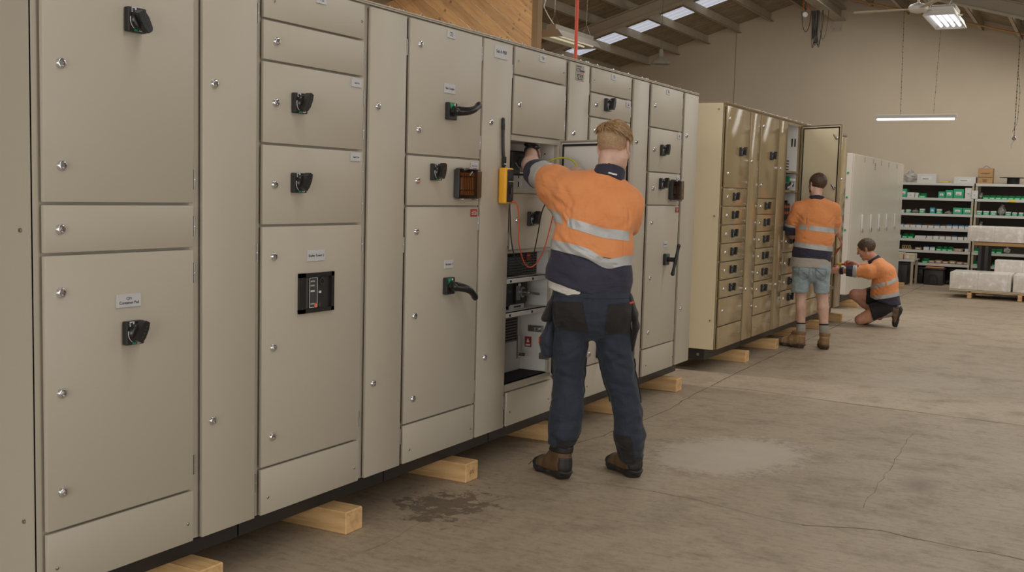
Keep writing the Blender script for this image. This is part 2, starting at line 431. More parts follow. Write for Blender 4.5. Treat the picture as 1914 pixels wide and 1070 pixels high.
c = cab('second beige cabinet from the left, two small rotary switches and plate reading Reefer Tower 2', 2.99)
body(c, 2.99, 3.93, BEIGE)
door(c, 3.0, 3.608, 2.033, ZT, [('screw', 3.057, 2.102), ('screw', 3.585, 2.108), ('plate', 3.323, 2.152, .062, .034, 'T2', .024)], name='top_panel', hinges=False)
door(c, 3.0, 3.608, 1.884, 2.033, L((3.069, 1.958)))
door(c, 3.0, 3.608, 1.583, 1.884, L((3.067, 1.735)) + [('rot', 3.19, 1.743, 1), ('plate', 3.553, 1.855, .066, .033, 'Sub B Tie', .0085)])
door(c, 3.0, 3.608, 1.282, 1.583, L((3.064, 1.434)) + [('rot', 3.19, 1.443, 1), ('plate', 3.553, 1.555, .066, .033, 'Shed D Tie', .0085)])
door(c, 3.0, 3.608, .369, 1.282, L((3.063, 1.166), (3.063, .823), (3.063, .482)) + [('plate', 3.307, 1.161, .106, .044, 'Reefer Tower 2', .0145), ('acb', 3.307, 1.016)])
door(c, 3.0, 3.608, ZB, .369, [('screw', 3.04, .253), ('screw', 3.575, .251)], name='kick_panel', hinges=False)
column(c, 3.644, 3.914, ((3.701, 1.774), (3.698, .595)))

c = cab('third beige cabinet, plates T3 and Bus Coupler, long crank handles and a fuse window', 3.93)
body(c, 3.93, 4.88, BEIGE)
door(c, 3.932, 4.556, 1.584, ZT, L((4.012, 2.072), (4.01, 1.695)) + [('plate', 4.265, 2.15, .066, .036, 'T3', .026), ('plate', 4.261, 1.901, .094, .044, 'Bus Coupler', .015), ('crank', 4.262, 1.797, 0)])
door(c, 3.932, 4.556, 1.356, 1.584, L((4.008, 1.469)) + [('rot', 4.146, 1.512, 2), ('plate', 4.499, 1.552, .064, .034, 'Surge Protection', .0075), ('fuse', 4.405, 1.464)])
door(c, 3.932, 4.556, .368, 1.356, L((4.006, 1.242), (4.005, .859), (4.005, .479)) + [('red', 4.505, 1.324, .058, .036, 'CAUTION\nMultiple Supplies\nIsolate Supplies', .0078), ('plate', 4.285, 1.082, .078, .04, 'Incomer 2', .0145), ('crank', 4.275, .98, 1)])
door(c, 3.932, 4.556, ZB, .368, [('screw', 3.984, .247), ('screw', 4.523, .245)], name='kick_panel', hinges=False)
column(c, 4.568, 4.864, ((4.65, 1.773), (4.646, .59)), [('plate', 4.735, 2.128, .13, .066, 'Sub A MSB', .0235)])

# T4: open compartments
c = cab('beige cabinet in front of the nearest worker, compartments open, plate T4', 4.88)
OPN = [(4.892, 5.435, 1.448, 1.70, -.235), (4.892, 5.40, .972, 1.108, -.2), (4.892, 5.40, .79, .95, -.2), (4.892, 5.40, .41, .765, -.2)]
body(c, 4.88, 5.825, BEIGE, OPN)
door(c, 4.886, 5.485, 2.034, ZT, [('screw', 4.92, 2.107), ('screw', 5.453, 2.105), ('plate', 5.188, 2.15, .066, .036, 'T4', .026)], name='top_panel', hinges=False)
door(c, 4.886, 5.49, 1.728, 2.034, L((4.942, 1.884)))
oy = 4.88
for z0, z1, x in ((1.698, 1.728, -.012), (1.424, 1.447, -.012), (.948, .972, -.016), (.766, .79, -.016), (.372, .41, -.012)):
    r = MB(); r.box(-.05, x, .008, .565, z0, z1, BEIGE if z0 > 1.2 or z0 < .4 else WHITEIN, .002)
    if .5 < z0 < 1.2:
        for y in (.05, .3, .53): r.cyl((-.018, y, z0 + .012), (-.0135, y, z0 + .012), .007, DKHOLE)
    r.obj('cross_rail', c)
door(c, 4.886, 5.42, 1.125, 1.425, L((4.951, 1.283)) + [('rot', 5.098, 1.29, 2)])
door(c, 4.886, 5.42, ZB, .372, [('screw', 4.925, .262), ('screw', 5.38, .262)], name='kick_panel', hinges=False)
door(c, 4.886, 5.452, 1.448, 1.728, [('latch', 0, 1.575)], opening=R(68), inner=WHITEIN, name='open_door')
door(c, 4.886, 5.432, .385, 1.115, [('latch', 0, .6), ('latch', 0, .95)], opening=R(34), inner=WHITEIN, name='open_door')
column(c, 5.53, 5.80, ((5.598, 1.777), (5.598, .59)))
np_ = MB(); np_.box(0, .002, -.055, .055, -.045, .045, M('brushed_aluminium_plate', (150, 144, 134), .4, .5))
np_.text('Manufactured by', .009, INK, at(FX, .0023, -.015, .036)); np_.text('CTI', .03, INK, at(FX, .0023, -.022, .014), sx=1.2)
np_.box(.002, .0026, .0, .005, .012, .026, REDP); np_.text('CONTROLS', .0125, INK, at(FX, .0023, .03, .012)); np_.box(.002, .0026, .008, .05, -.001, .002, REDP)
np_.text('Serial No   Volts   400\nType        Amps   2500\nDate        IP   42\nFault kA    Form  3b', .0085, INK, at(FX, .0023, 0, -.024))
np_.obj('maker_plate', c, (0, 5.66 - oy, 2.125))
# devices in the compartments
k = MB()
k.box(-.232, -.12, .15, .385, 1.522, 1.655, BLK, .004); k.box(-.124, -.112, .20, .375, 1.53, 1.648, DGREY, .003)
k.cyl((-.112, .30, 1.592), (-.07, .30, 1.592), .017, STEEL); k.lathe([(.03, 0), (.028, .012)], (-.112, .30, 1.592), (1, 0, 0), DGREY, 20)
k.tube([(-.11, .24, 1.59), (-.095, .245, 1.565), (-.095, .28, 1.56)], .0035, STEEL); k.box(-.113, -.108, .29, .35, 1.532, 1.541, WHITEP)
for q in range(3): k.box(-.113, -.108, .29 + q * .02, .302 + q * .02, 1.545, 1.562, GREYIN)
k.obj('circuit_breaker', c)
k = MB(); k.cyl((0, 0, 0), (0, -.0025, 0), .004, DKHOLE); hm = k.mesh('hole')
for iy in range(3):
    for iz in range(3): inst(hm, 'fixing_hole', c, (-.165 + iy * .035, .5535, 1.53 + iz * .06))
k = MB(); k.cyl((-.06, .555, 1.61), (-.06, .548, 1.61), .008, STEEL); k.obj('fixing_screw', c)
for bx in ((-.075, -.063, .551, .5535, 1.46, 1.575), (-.234, -.231, .50, .506, 1.46, 1.49), (-.234, -.231, .50, .506, 1.51, 1.55)):
    k = MB(); k.box(*bx, DKHOLE); k.obj('slot', c)
VENT = M('grey_vent_steel', (112, 106, 98), .5, .3)
k = MB()  # slotted vent plate
k.box(-.11, -.105, .012, .508, .976, 1.104, VENT)
for iy in range(15):
    for iz in range(8): k.box(-.105, -.1035, .03 + iy * .032, .052 + iy * .032, .985 + iz * .0145, .991 + iz * .0145, DKHOLE)
k.obj('vent_plate', c)
k = MB(); k.box(-.1, -.07, .10, .28, .985, 1.085, BLK, .003)
for q in range(6): k.box(-.07, -.064, .105, .275, .993 + q * .015, 1.0 + q * .015, DGREY)
k.obj('terminal_block', c)
plate(c, .40, 1.08, .045, .055, 'DANGER', .009, REDL, WHITEP, x=-.103)
k = MB()
k.box(-.198, -.1, .012, .385, .808, .938, BLK, .004); k.box(-.104, -.088, .24, .375, .822, .935, BLKM, .003)
k.cyl((-.088, .315, .88), (-.045, .315, .88), .019, STEEL); k.cyl((-.06, .315, .88), (.02, .315, .876), .0065, STEEL)
k.lathe([(.03, 0), (.03, .006)], (-.088, .315, .88), (1, 0, 0), GREYIN, 20); k.box(-.088, -.078, .262, .275, .84, .92, STEEL); k.blob((-.08, .268, .925), .009, WHITEP)
k.box(-.11, -.098, .20, .36, .79, .815, WHITEP, .002); k.box(-.0975, -.0965, .24, .32, .798, .806, INK)
k.obj('circuit_breaker', c)
k = MB()
k.box(-.14, -.135, .10, .36, .60, .755, VENT)
for iy in range(11):
    for iz in range(9): k.box(-.135, -.133, .11 + iy * .022, .125 + iy * .022, .61 + iz * .016, .617 + iz * .016, DKHOLE)
k.obj('vent_plate', c)
k = MB(); k.box(-.13, -.122, .345, .375, .50, .63, STEEL); k.cyl((-.122, .36, .525), (-.08, .36, .525), .009, STEEL); k.obj('busbar', c, label='short steel busbar with a bolt')
k = MB(); k.box(-.14, -.05, .49, .515, .64, .675, STEEL, .002); k.cyl((-.09, .49, .657), (-.09, .46, .657), .011, STEEL); k.cyl((-.07, .49, .657), (-.07, .465, .657), .009, STEEL); k.obj('busbar', c)
k = MB(); k.box(-.07, -.01, .50, .516, .485, .52, STEEL, .003); k.obj('clip', c)
k = MB(); k.box(-.198, -.036, .012, .518, .4105, .4135, DKHOLE); k.obj('gland_plate', c)
k = MB(); k.box(-.171, -.128, .5165, .5185, .545, .605, REDL); k.box(-.164, -.135, .5158, .5167, .552, .562, WHITEP); k.prism([(-.16, .572), (-.139, .572), (-.1495, .598)], 1, .5158, .5167, WHITEP); k.obj('warning_label', c)

c = cab('beige cabinet behind the nearest worker, plate T5, rotary switch above his head', 5.825)
body(c, 5.825, 6.77, BEIGE)
door(c, 5.83, 6.442, 2.034, ZT, [('screw', 5.863, 2.109), ('screw', 6.404, 2.111), ('plate', 6.145, 2.152, .066, .036, 'T5', .026)], name='top_panel', hinges=False)
door(c, 5.83, 6.442, 1.89, 2.034, L((5.898, 1.964)) + [('rot', 6.05, 1.975, 2, 1.0), ('plate', 6.385, 2.005, .06, .034, 'Sub C\nSupply', .0085)])
door(c, 5.83, 6.442, 1.59, 1.89, L((5.895, 1.814)) + [('rot', 6.05, 1.74, 2, 1.0)])
door(c, 5.83, 6.442, .98, 1.59, L((5.895, 1.4), (5.895, 1.1)))
door(c, 5.83, 6.442, .68, .98, L((5.895, .83)))
door(c, 5.83, 6.442, .383, .68, L((5.91, .452), ) + [('rot', 6.055, .455, 2, 1.0)])
door(c, 5.83, 6.442, ZB, .383, [('screw', 5.9, .256), ('screw', 6.4, .256)], name='kick_panel', hinges=False)
column(c, 6.476, 6.744, ((6.546, 1.779), (6.54, .59)))

c = cab('last beige cabinet of the front row, right of the nearest worker, tall upright lever handle', 6.77)
body(c, 6.77, 7.74, BEIGE)
door(c, 6.79, 7.40, 1.891, ZT, L((6.85, 2.039)) + [('plate', 7.089, 2.15, .066, .036, 'T6', .026)])
door(c, 6.79, 7.40, 1.592, 1.891, L((6.86, 1.742)) + [('rot', 7.013, 1.745, 2, 1.0), ('plate', 7.337, 1.86, .062, .036, 'Sub E\nSupply', .0085)])
door(c, 6.79, 7.40, 1.366, 1.592, L((6.867, 1.478)) + [('rot', 7.016, 1.515, 2, 1.0), ('plate', 7.35, 1.56, .062, .034, 'Surge', .0085), ('fuse', 7.262, 1.475, .088, .066, True)])
door(c, 6.79, 7.40, .378, 1.366, L((6.868, 1.249), (6.873, .867), (6.878, .488)) + [('red', 7.354, 1.334, .058, .036, 'CAUTION\nIsolate', .011), ('plate', 7.144, 1.091, .072, .042, 'Incomer 1', .0135), ('lever', 7.15, .985)])
door(c, 6.79, 7.40, ZB, .378, [('screw', 6.864, .26), ('screw', 7.38, .26)], name='kick_panel', hinges=False)
column(c, 7.436, 7.736, ((7.492, 1.872), (7.51, .603)))

# multimeter hanging from its magnetic strap on the T3 column
mm = thing('multimeter', 'yellow multimeter hanging by a black strap on the beige cabinet column', 'multimeter', (0, 4.775, 1.46))
b = MB(); b.box(.004, .05, -.042, .042, -.09, .092, YELLOWP, .01, 3); b.obj('case', mm)
b = MB(); b.box(.046, .053, -.03, .033, -.082, .084, BLK, .006, 2); b.box(.053, .0542, -.024, .027, .034, .074, M('lcd_grey', (52, 52, 52), .25)); b.obj('face_plate', mm)
b = MB(); b.lathe([(.021, 0), (.021, .003), (.017, .005)], (.053, .002, -.022), (1, 0, 0), BLKM, 24); b.box(.057, .062, -.003, .007, -.038, -.008, DGREY, .002); b.obj('dial', mm, label='round black selector dial')
b = MB()
for q in range(4): b.box(.053, .0555, -.022 + q * .014, -.013 + q * .014, .02, .026, YELLOWP if q == 3 else GREYIN, .001)
for q in range(4): b.box(.053, .0545, -.02 + q * .013, -.012 + q * .013, .006, .012, DGREY, .001)
for q in range(4): b.lathe([(.0045, 0), (.0045, .003)], (.053, -.019 + q * .014, -.068), (1, 0, 0), DGREY, 12)
b.obj('buttons', mm)
b = MB(); pts = [(.012, -.01, .31), (.010, -.012, .26), (.012, -.007, .19), (.016, .001, .14), (.018, .002, .09)]
for p, q in zip(pts, pts[1:]):
    b.prism([(p[1] - .011, p[2]), (p[1] + .011, p[2]), (q[1] + .011, q[2]), (q[1] - .011, q[2])], 0, .006, .012, BLK)
b.box(.0, .014, -.022, .004, .28, .345, BLKM, .009, 3); b.box(.005, .018, -.012, .016, .1, .15, BLKM, .003); b.box(.018, .02, -.006, .012, .108, .114, WHITEP)
b.obj('strap', mm)
def wire(name, label, pts, r, m, cat='cable', parent=None, seg=7, n=6):
    P = [Vector(p) for p in pts]; out = []
    for i in range(len(P) - 1):
        p0, p1, p2, p3 = P[max(i - 1, 0)], P[i], P[i + 1], P[min(i + 2, len(P) - 1)]
        for k in range(n):
            t = k / n; out.append(.5 * ((2 * p1) + (p2 - p0) * t + (2 * p0 - 5 * p1 + 4 * p2 - p3) * t * t + (3 * p1 - p0 - 3 * p2 + p3) * t ** 3))
    out.append(P[-1]); b = MB(); b.tube(out, r, m, seg); o = b.obj(name, parent)
    if label: tag(o, label, cat)
    return o
REDW = M('red_silicone_lead', (212, 84, 52), .4); BLKW = M('black_silicone_lead', (36, 34, 36), .4)
wire('test_lead', 'red test lead looping from the multimeter to the hands of the nearest worker', [(.055, 4.79, 1.385), (.075, 4.815, 1.36), (.07, 4.845, 1.26), (.06, 4.87, 1.16), (.06, 4.95, 1.05), (.07, 5.03, 1.045), (.09, 5.09, 1.12), (.11, 5.12, 1.24), (.15, 5.10, 1.36), (.2, 5.12, 1.46), (.21, 5.16, 1.52)], .0032, REDW)
wire('test_lead', 'black test lead looping from the multimeter across the closed small door', [(.055, 4.765, 1.37), (.06, 4.77, 1.3), (.05, 4.80, 1.2), (.045, 4.86, 1.09), (.05, 4.95, 1.05), (.055, 5.03, 1.08), (.06, 5.075, 1.2), (.07, 5.10, 1.33), (.12, 5.10, 1.42), (.18, 5.12, 1.48), (.2, 5.15, 1.52)], .0032, BLKW)
wire('earth_wire', 'yellow-green earth wire arching beside the open cabinet door', [(-.06, 5.22, 1.5), (-.02, 5.25, 1.575), (.06, 5.28, 1.62), (.15, 5.27, 1.615), (.20, 5.255, 1.57), (.21, 5.245, 1.535)], .005, M('yellow_green_wire', (190, 190, 60), .45))

# ------------------------------------------------------------------ sand coloured second row
def cab2(label, ya): return thing('switchboard_cabinet', label, 'electrical cabinet', (0, ya, 0), 0, 'sand coloured switchboard cabinets in the middle row')
def d2(c, y0, y1, z0, z1, items=(), **k): return door(c, y0, y1, z0, z1, items, mat=SAND, **k)
ZS = [1.511, 1.361, 1.209, 1.057, .906, .757, .607, .374]
c = cab2('sand coloured cabinet nearest the camera, end panel showing, column of six small rotary switches', 8.40)
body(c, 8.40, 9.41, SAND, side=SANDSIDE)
d2(c, 8.435, 9.068, ZS[0], ZT - .01, L((8.5, 2.069), (8.51, 1.626)) + [('rot', 8.83, 1.818, 2, .95)])
for i in range(6):
    zc = (ZS[i] + ZS[i + 1]) / 2; d2(c, 8.435, 9.068, ZS[i + 1], ZS[i], L((8.53, zc)) + [('rot', 8.70, zc + .005, 2, .88)])
d2(c, 8.435, 9.068, ZS[7], ZS[6], L((8.52, .5)))
d2(c, 8.435, 9.068, ZB, ZS[7], [('screw', 8.5, .27), ('screw', 9.03, .27)], name='kick_panel', hinges=False)
d2(c, 9.10, 9.388, ZB, ZT - .01, L((9.16, 1.75), (9.16, .64)), name='column_door')
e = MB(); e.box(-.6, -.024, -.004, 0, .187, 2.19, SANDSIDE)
for z in (.427, 1.28, 2.14): e.lathe([(.008, 0), (.007, .006), (.001, .007)], (-.06, -.004, z), (0, -1, 0), STEEL, 12)
e.obj('end_panel', c)
e = MB(); e.box(-.58, -.1, .0, .004, .096, .185, PLINTH); e.lathe([(.012, 0), (.012, .008), (.002, .009)], (-.15, 0, .14), (0, -1, 0), STEEL, 12); e.obj('plinth_end', c)
c = cab2('second sand coloured cabinet with seven small doors under its tall door', 9.41)
body(c, 9.41, 10.345, SAND)
d2(c, 9.42, 10.008, 1.433, ZT - .01, L((9.48, 2.072), (9.49, 1.553)) + [('rot', 9.765, 1.822, 2, .95)])
Z2 = [1.433, 1.289, 1.135, .985, .836, .686, .537, .379]
for i in range(6):
    zc = (Z2[i] + Z2[i + 1]) / 2; d2(c, 9.42, 10.008, Z2[i + 1], Z2[i], L((9.50, zc)) + [('rot', 9.66, zc + .005, 2, .88)])
d2(c, 9.42, 10.008, Z2[7], Z2[6], L((9.50, .455)))
d2(c, 9.42, 10.008, ZB, Z2[7], [('screw', 9.48, .27), ('screw', 9.97, .27)], name='kick_panel', hinges=False)
d2(c, 10.035, 10.325, ZB, ZT - .01, L((10.11, 1.72), (10.12, .62)), name='column_door')
c = cab2('sand coloured cabinet with its tall upper door swung open beside the standing worker', 10.345)
O2 = [(10.36, 10.86, 1.71, 2.155, -.2), (10.36, 10.86, 1.52, 1.69, -.2), (10.36, 10.86, 1.145, 1.50, -.2)]
body(c, 10.345, 11.28, SAND, O2, inside=WHITEIN)
d2(c, 10.352, 10.87, 1.135, 2.168, [('latch', 0, 2.03), ('latch', 0, 1.55)], opening=R(60), inner=SANDLIT, name='open_door')
Z3 = [1.13, .912, .696, .538, .376]
for i in range(4):
    zc = (Z3[i] + Z3[i + 1]) / 2; d2(c, 10.352, 10.97, Z3[i + 1], Z3[i], L((10.44, zc)) + [('rot', 10.62, zc + .01, 2, 1.0)])
d2(c, 10.352, 10.97, ZB, Z3[4], [('screw', 10.42, .27)], name='kick_panel', hinges=False)
d2(c, 10.90, 10.97, 1.135, ZT - .01, name='filler_strip', hinges=False)
d2(c, 11.0, 11.262, ZB, ZT - .01, L((11.06, 1.7), (11.06, .6)), name='column_door')
k = MB()
k.box(-.11, -.105, .02, .47, 1.712, 1.835, M('perforated_steel', (196, 194, 190), .4, .4))
for iy in range(13):
    for iz in range(4): k.box(-.105, -.103, .03 + iy * .034, .05 + iy * .034, 1.722 + iz * .028, 1.736 + iz * .028, DKHOLE)
k.obj('vent_plate', c)
for q in range(3): k = MB(); k.box(-.16, -.15, .20 + q * .1, .23 + q * .1, 1.74, 2.14, STEEL); k.obj('busbar', c)
k = MB(); k.box(-.14, -.13, .42, .445, 1.84, 1.92, COPPER); k.obj('copper_bar', c)
k = MB(); k.box(-.19, -.1, .10, .36, 1.53, 1.68, BLK, .004); k.box(-.1, -.07, .37, .42, 1.60, 1.66, GREEN, .004); k.cyl((-.08, .42, 1.63), (-.03, .45, 1.62), .018, WHITEP); k.tube([(-.1, .40, 1.54), (-.06, .44, 1.57), (-.05, .47, 1.62)], .008, WHITEP)
k.box(-.14, -.09, .37, .46, 1.525, 1.59, DGREY, .003); k.obj('circuit_breaker', c)
for q in range(4):
    k = MB(); y = .2 + q * .075; k.box(-.13, -.075, y, y + .055, 1.24, 1.42 - (q % 2) * .03, BLK, .003); k.box(-.076, -.07, y + .008, y + .048, 1.285, 1.31, ORANGE_P); k.box(-.076, -.07, y + .008, y + .048, 1.345, 1.37, ORANGE_P); k.obj('terminal_block', c)
for z0, z1 in ((1.69, 1.705), (1.50, 1.515)): k = MB(); k.box(-.2, -.03, .012, .52, z0, z1, WHITEIN); k.obj('shelf', c)
for z in (2.0, 1.6):
    for x in (-.10, -.07): k = MB(); k.box(x, x + .012, .510, .5145, z - .04, z + .04, DKHOLE); k.obj('slot', c)
c = cab2('sand coloured cabinet hidden behind the standing worker', 11.28)
body(c, 11.28, 12.22, SAND)
d2(c, 11.29, 11.90, .98, ZT - .01, L((11.36, 1.9), (11.36, 1.3))); d2(c, 11.29, 11.90, .376, .98, L((11.36, .6)))
d2(c, 11.29, 11.90, ZB, .376, [('screw', 11.35, .27)], name='kick_panel', hinges=False)
d2(c, 11.93, 12.198, ZB, ZT - .01, L((11.99, 1.7), (11.99, .6)), name='column_door')
c = cab2('last sand coloured cabinet, open front with white lining beside the kneeling worker', 12.22)
body(c, 12.22, 13.08, SAND, [(12.26, 12.70, 1.62, 2.15, -.3), (12.26, 12.70, .80, 1.59, -.3), (12.26, 12.70, .44, .78, -.3), (12.26, 12.70, .22, .40, -.3)])
d2(c, 12.74, 13.06, ZB - .01, ZT - .01, L((12.80, 1.68), (12.80, .6)), name='column_door')
k = MB(); k.box(-.05, -.004, .03, .49, 1.595, 1.615, SAND); k.box(-.05, -.004, .03, .49, .405, .435, SAND); k.box(-.1, -.036, .478, .484, .45, 2.14, M('brown_gasket_strip', (92, 74, 62), .7))
for z in (2.05, 1.85, 1.4, 1.15, .9, .6): k.box(-.2, -.18, .4775, .481, z - .03, z + .03, DKHOLE); k.cyl((-.13, .482, z + .05), (-.13, .476, z + .05), .008, DKHOLE)
for z in (.25, .3, .36): k.box(-.05, -.03, .40, .45, z - .012, z + .012, M('yellow_zinc', (200, 180, 110), .4, .6))
k.obj('frame_rails', c)
for q in range(4):
    wire('control_wires', None, [(-.03, .40 + q * .012, 1.2 - q * .02), (.06, .38 - q * .02, 1.0), (.05, .36 + q * .02, 1.0), (.1, .3 + q * .01, .93), (.02, .33, .8 + q * .02)], .004, M('dark_red_wire', (150, 60, 50), .45), parent=c)

# ------------------------------------------------------------------ pale grey third row
ys = [14.47, 15.2, 15.83, 16.45, 17.05, 17.78, 18.42]
for i in range(6):
    if i == 0: lab = 'pale grey cabinet of the far row nearest the kneeling worker, end panel with green caps'
    else: lab = ['', 'second pale grey tall cabinet of the far row', 'third pale grey tall cabinet of the far row, small label at its top', 'fourth pale grey tall cabinet of the far row', 'fifth pale grey tall cabinet of the far row', 'last pale grey tall cabinet of the far row, next to the shelving'][i]
    c = thing('storage_cabinet', lab, 'electrical cabinet', (-.2, ys[i], 0), 0, 'pale grey cabinets in the far row')
    w = ys[i + 1] - ys[i]
    b = MB(); b.box(-.6, -.02, .001, w - .001, .19, 2.055, PALE, .003); b.obj('carcass', c)
    b = MB(); b.box(-.56, -.08, .004, w - .004, .095, .19, PLINTH); b.obj('plinth', c)
    b = MB(); b.box(-.02, 0, .0015, w - .0015, .2, 2.045, PALE, .0015, 1); d = b.obj('door', c)
    if i < 5:
        b = MB(); b.box(.0, .022, w - .085, w - .055, 1.03, 1.255, WHITEP, .006, 2); b.box(.02, .035, w - .08, w - .06, 1.0, 1.06, STEEL, .004); b.obj('handle', d, label='upright white swing handle')
        b = MB(); b.box(.0, .006, w - .05, w - .035, 1.96, 2.03, GREYIN, .002); b.obj('hinge', d)
    if i == 2:
        b = MB(); b.box(0, .002, -.04, .03, -.06, .06, LABELM)
        for q in range(4): b.box(.002, .003, -.03, .02, -.045 + q * .025, -.032 + q * .025, INK)
        b.obj('name_plate', d, (0, .1, 1.93))
    if i == 0:
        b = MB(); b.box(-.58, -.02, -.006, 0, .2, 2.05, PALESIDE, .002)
        for z in (1.80, 1.48, 1.05, .55): b.lathe([(.014, 0), (.013, .008), (.002, .009)], (-.07, -.006, z), (0, -1, 0), GREEN, 12)
        b.obj('end_panel', c)

# ------------------------------------------------------------------ timber blocks
def block(label, y, x1=.05, w=.115, h=.095, x0=-.66, z=0., rz=0.):
    b = MB(); b.box(x0, x1, -w / 2, w / 2, 0, h, TIMBER, .004, 1)
    o = b.obj('timber_block', None, (0, y, z), (0, 0, rz)); return tag(o, label, 'wooden block', 'timber blocks under the cabinets')
block('timber block at the bottom left edge under the nearest cabinet', 2.70)
block('timber block under the cabinet marked Reefer Tower 2', 3.515, rz=.01)
t_ = block('timber block with pencilled figures on its end, under the cabinet with crank handles', 4.466)
b = MB(); b.text('07L', .026, M('pencil', (120, 96, 66), .8), at(FX, .0502, 0, .045), ext=.0002); b.obj('pencil_mark', t_)
block('timber block partly behind the left boot of the nearest worker', 5.49)
block('timber block seen between the legs of the nearest worker', 6.42, x1=.0)
block('timber block right of the nearest worker, under the end of the front row', 7.43, x1=.045)
block('pale timber block under the near end of the sand coloured row', 9.15, x1=.045, rz=0)
block('pale timber block with a dark knot in the sand coloured row', 10.13, x1=.045)
block('lower half of the doubled timber block left of the standing worker', 11.16, x1=.03, h=.047)
block('upper half of the doubled timber block left of the standing worker', 11.17, x1=.02, h=.047, z=.048)
block('timber block between the boots of the standing worker', 12.05, x1=.03)
block('timber block with a rounded corner right of the standing worker', 12.98, x1=.05)
block('timber block under the near end of the pale grey row', 14.9, x1=-.13)
block('timber block under the far end of the pale grey row', 18.2, x1=-.15)
block('timber block past the far corner of the pale grey row', 18.78, x1=-.15)
for y in (15.83, 16.45, 17.05, 17.78): block('timber block set far back in the dark under the pale grey row', y, x1=-.34)
# ------------------------------------------------------------------ building
YW, XL, XR, YF = 20.8, -10.0, 9.0, -7.0
def floor_mat():
    t = NT('worn_concrete'); co = t.coord()
    n1 = t.noise(co, .55, 6, .62); n2 = t.noise(co, 3.2, 8, .7); n3 = t.noise(co, 26, 8, .8); n6 = t.noise(t.coord((1, 3.2, 1), loc=(5, 1, 0)), 9, 8, .72)
    c = t.ramp(n1, [(.25, lin((150, 134, 113))), (.5, lin((168, 152, 130))), (.75, lin((181, 166, 145)))])
    c = t.mix(.55, c, t.ramp(n2, [(.3, lin((176, 172, 166))), (.5, (1, 1, 1, 1)), (.72, (1, 1, 1, 1))]), 'MULTIPLY')
    c = t.mix(.5, c, t.ramp(n3, [(.30, lin((176, 168, 160))), (.5, (1, 1, 1, 1))]), 'MULTIPLY')
    c = t.mix(.5, c, t.ramp(n6, [(.34, lin((186, 178, 170))), (.48, (1, 1, 1, 1)), (.62, (1, 1, 1, 1)), (.72, lin((255, 252, 248)))]), 'MULTIPLY')
    c = t.mix(t.ramp(n6, [(.56, (0, 0, 0, 1)), (.70, (.5, .5, .5, 1))]), c, lin((182, 168, 148)))
    # scattered dark stains and streaks stretched along the traffic direction
    co2 = t.coord((1.1, 2.6, 1), loc=(3, 7, 0)); n4 = t.noise(co2, 1.9, 7, .68)
    c = t.mix(t.ramp(n4, [(.60, (0, 0, 0, 1)), (.72, (.35, .35, .35, 1))]), c, lin((122, 108, 92)))
    n5 = t.noise(t.coord((1, 1, 1), loc=(11, 2, 0)), 14, 4, .6)
    c = t.mix(t.ramp(n5, [(.70, (0, 0, 0, 1)), (.74, (.8, .8, .8, 1))]), c, lin((178, 166, 150)))
    def ell(cx, cy, rx, ry, ns, amp, rot=0.):
        mp = t.n('ShaderNodeMapping'); mp.vector_type = 'TEXTURE'
        tc = t.n('ShaderNodeTexCoord'); t.l(tc.outputs['Object'], mp.inputs[0])
        mp.inputs['Location'].default_value = (cx, cy, 0); mp.inputs['Rotation'].default_value = (0, 0, rot); mp.inputs['Scale'].default_value = (rx, ry, 50)
        vl = t.n('ShaderNodeVectorMath', operation='LENGTH'); t.l(mp.outputs[0], vl.inputs[0])
        nn = t.noise(co, ns, 7, .7)
        return t.math('ADD', vl.outputs['Value'], t.math('MULTIPLY', t.math('SUBTRACT', nn, .5), amp))
    # pale abraded patch with rough darker rim
    d = ell(.96, 5.75, .42, .58, 7, 1.1, -.35)
    c = t.mix(t.ramp(d, [(.0, (.9, .9, .9, 1)), (.65, (.75, .75, .75, 1)), (1.0, (.3, .3, .3, 1)), (1.15, (0, 0, 0, 1))]), c, lin((194, 181, 166)))
    rim = t.ramp(d, [(.72, (0, 0, 0, 1)), (.85, (.6, .6, .6, 1)), (1.02, (.5, .5, .5, 1)), (1.06, (0, 0, 0, 1))])
    c = t.mix(t.math('MULTIPLY', rim, t.ramp(t.noise(co, 22, 6, .7), [(.45, (0, 0, 0, 1)), (.6, (1, 1, 1, 1))])), c, lin((118, 105, 90)))
    d = ell(1.45, 8.95, .62, .5, 5, 2.4); c = t.mix(t.ramp(d, [(.4, (.45, .45, .45, 1)), (1.0, (0, 0, 0, 1))]), c, lin((186, 173, 156)))
    d = ell(1.97, 5.70, .13, .22, 4, .5); c = t.mix(t.ramp(d, [(.1, (.62, .62, .62, 1)), (1.1, (0, 0, 0, 1))]), c, lin((98, 84, 70)))
    d = ell(.17, 4.05, .40, .50, 9, 3.4); c = t.mix(t.ramp(d, [(.30, (.7, .7, .7, 1)), (.45, (0, 0, 0, 1))]), c, lin((92, 80, 68)))
    t.l(c, t.b.inputs['Base Color'])
    t.l(t.ramp(n2, [(.3, (.62, .62, .62, 1)), (.7, (.44, .44, .44, 1))]), t.b.inputs['Roughness'])
    t.bump(t.math('ADD', n3, n2), .25, .004); return t.m
FLM = floor_mat()
b = MB(); b.box(XL, XR, YF, YW, -.15, 0, FLM); fl = struct(b.obj('floor'))
CRK = M('crack_dark', (92, 80, 67), .9)
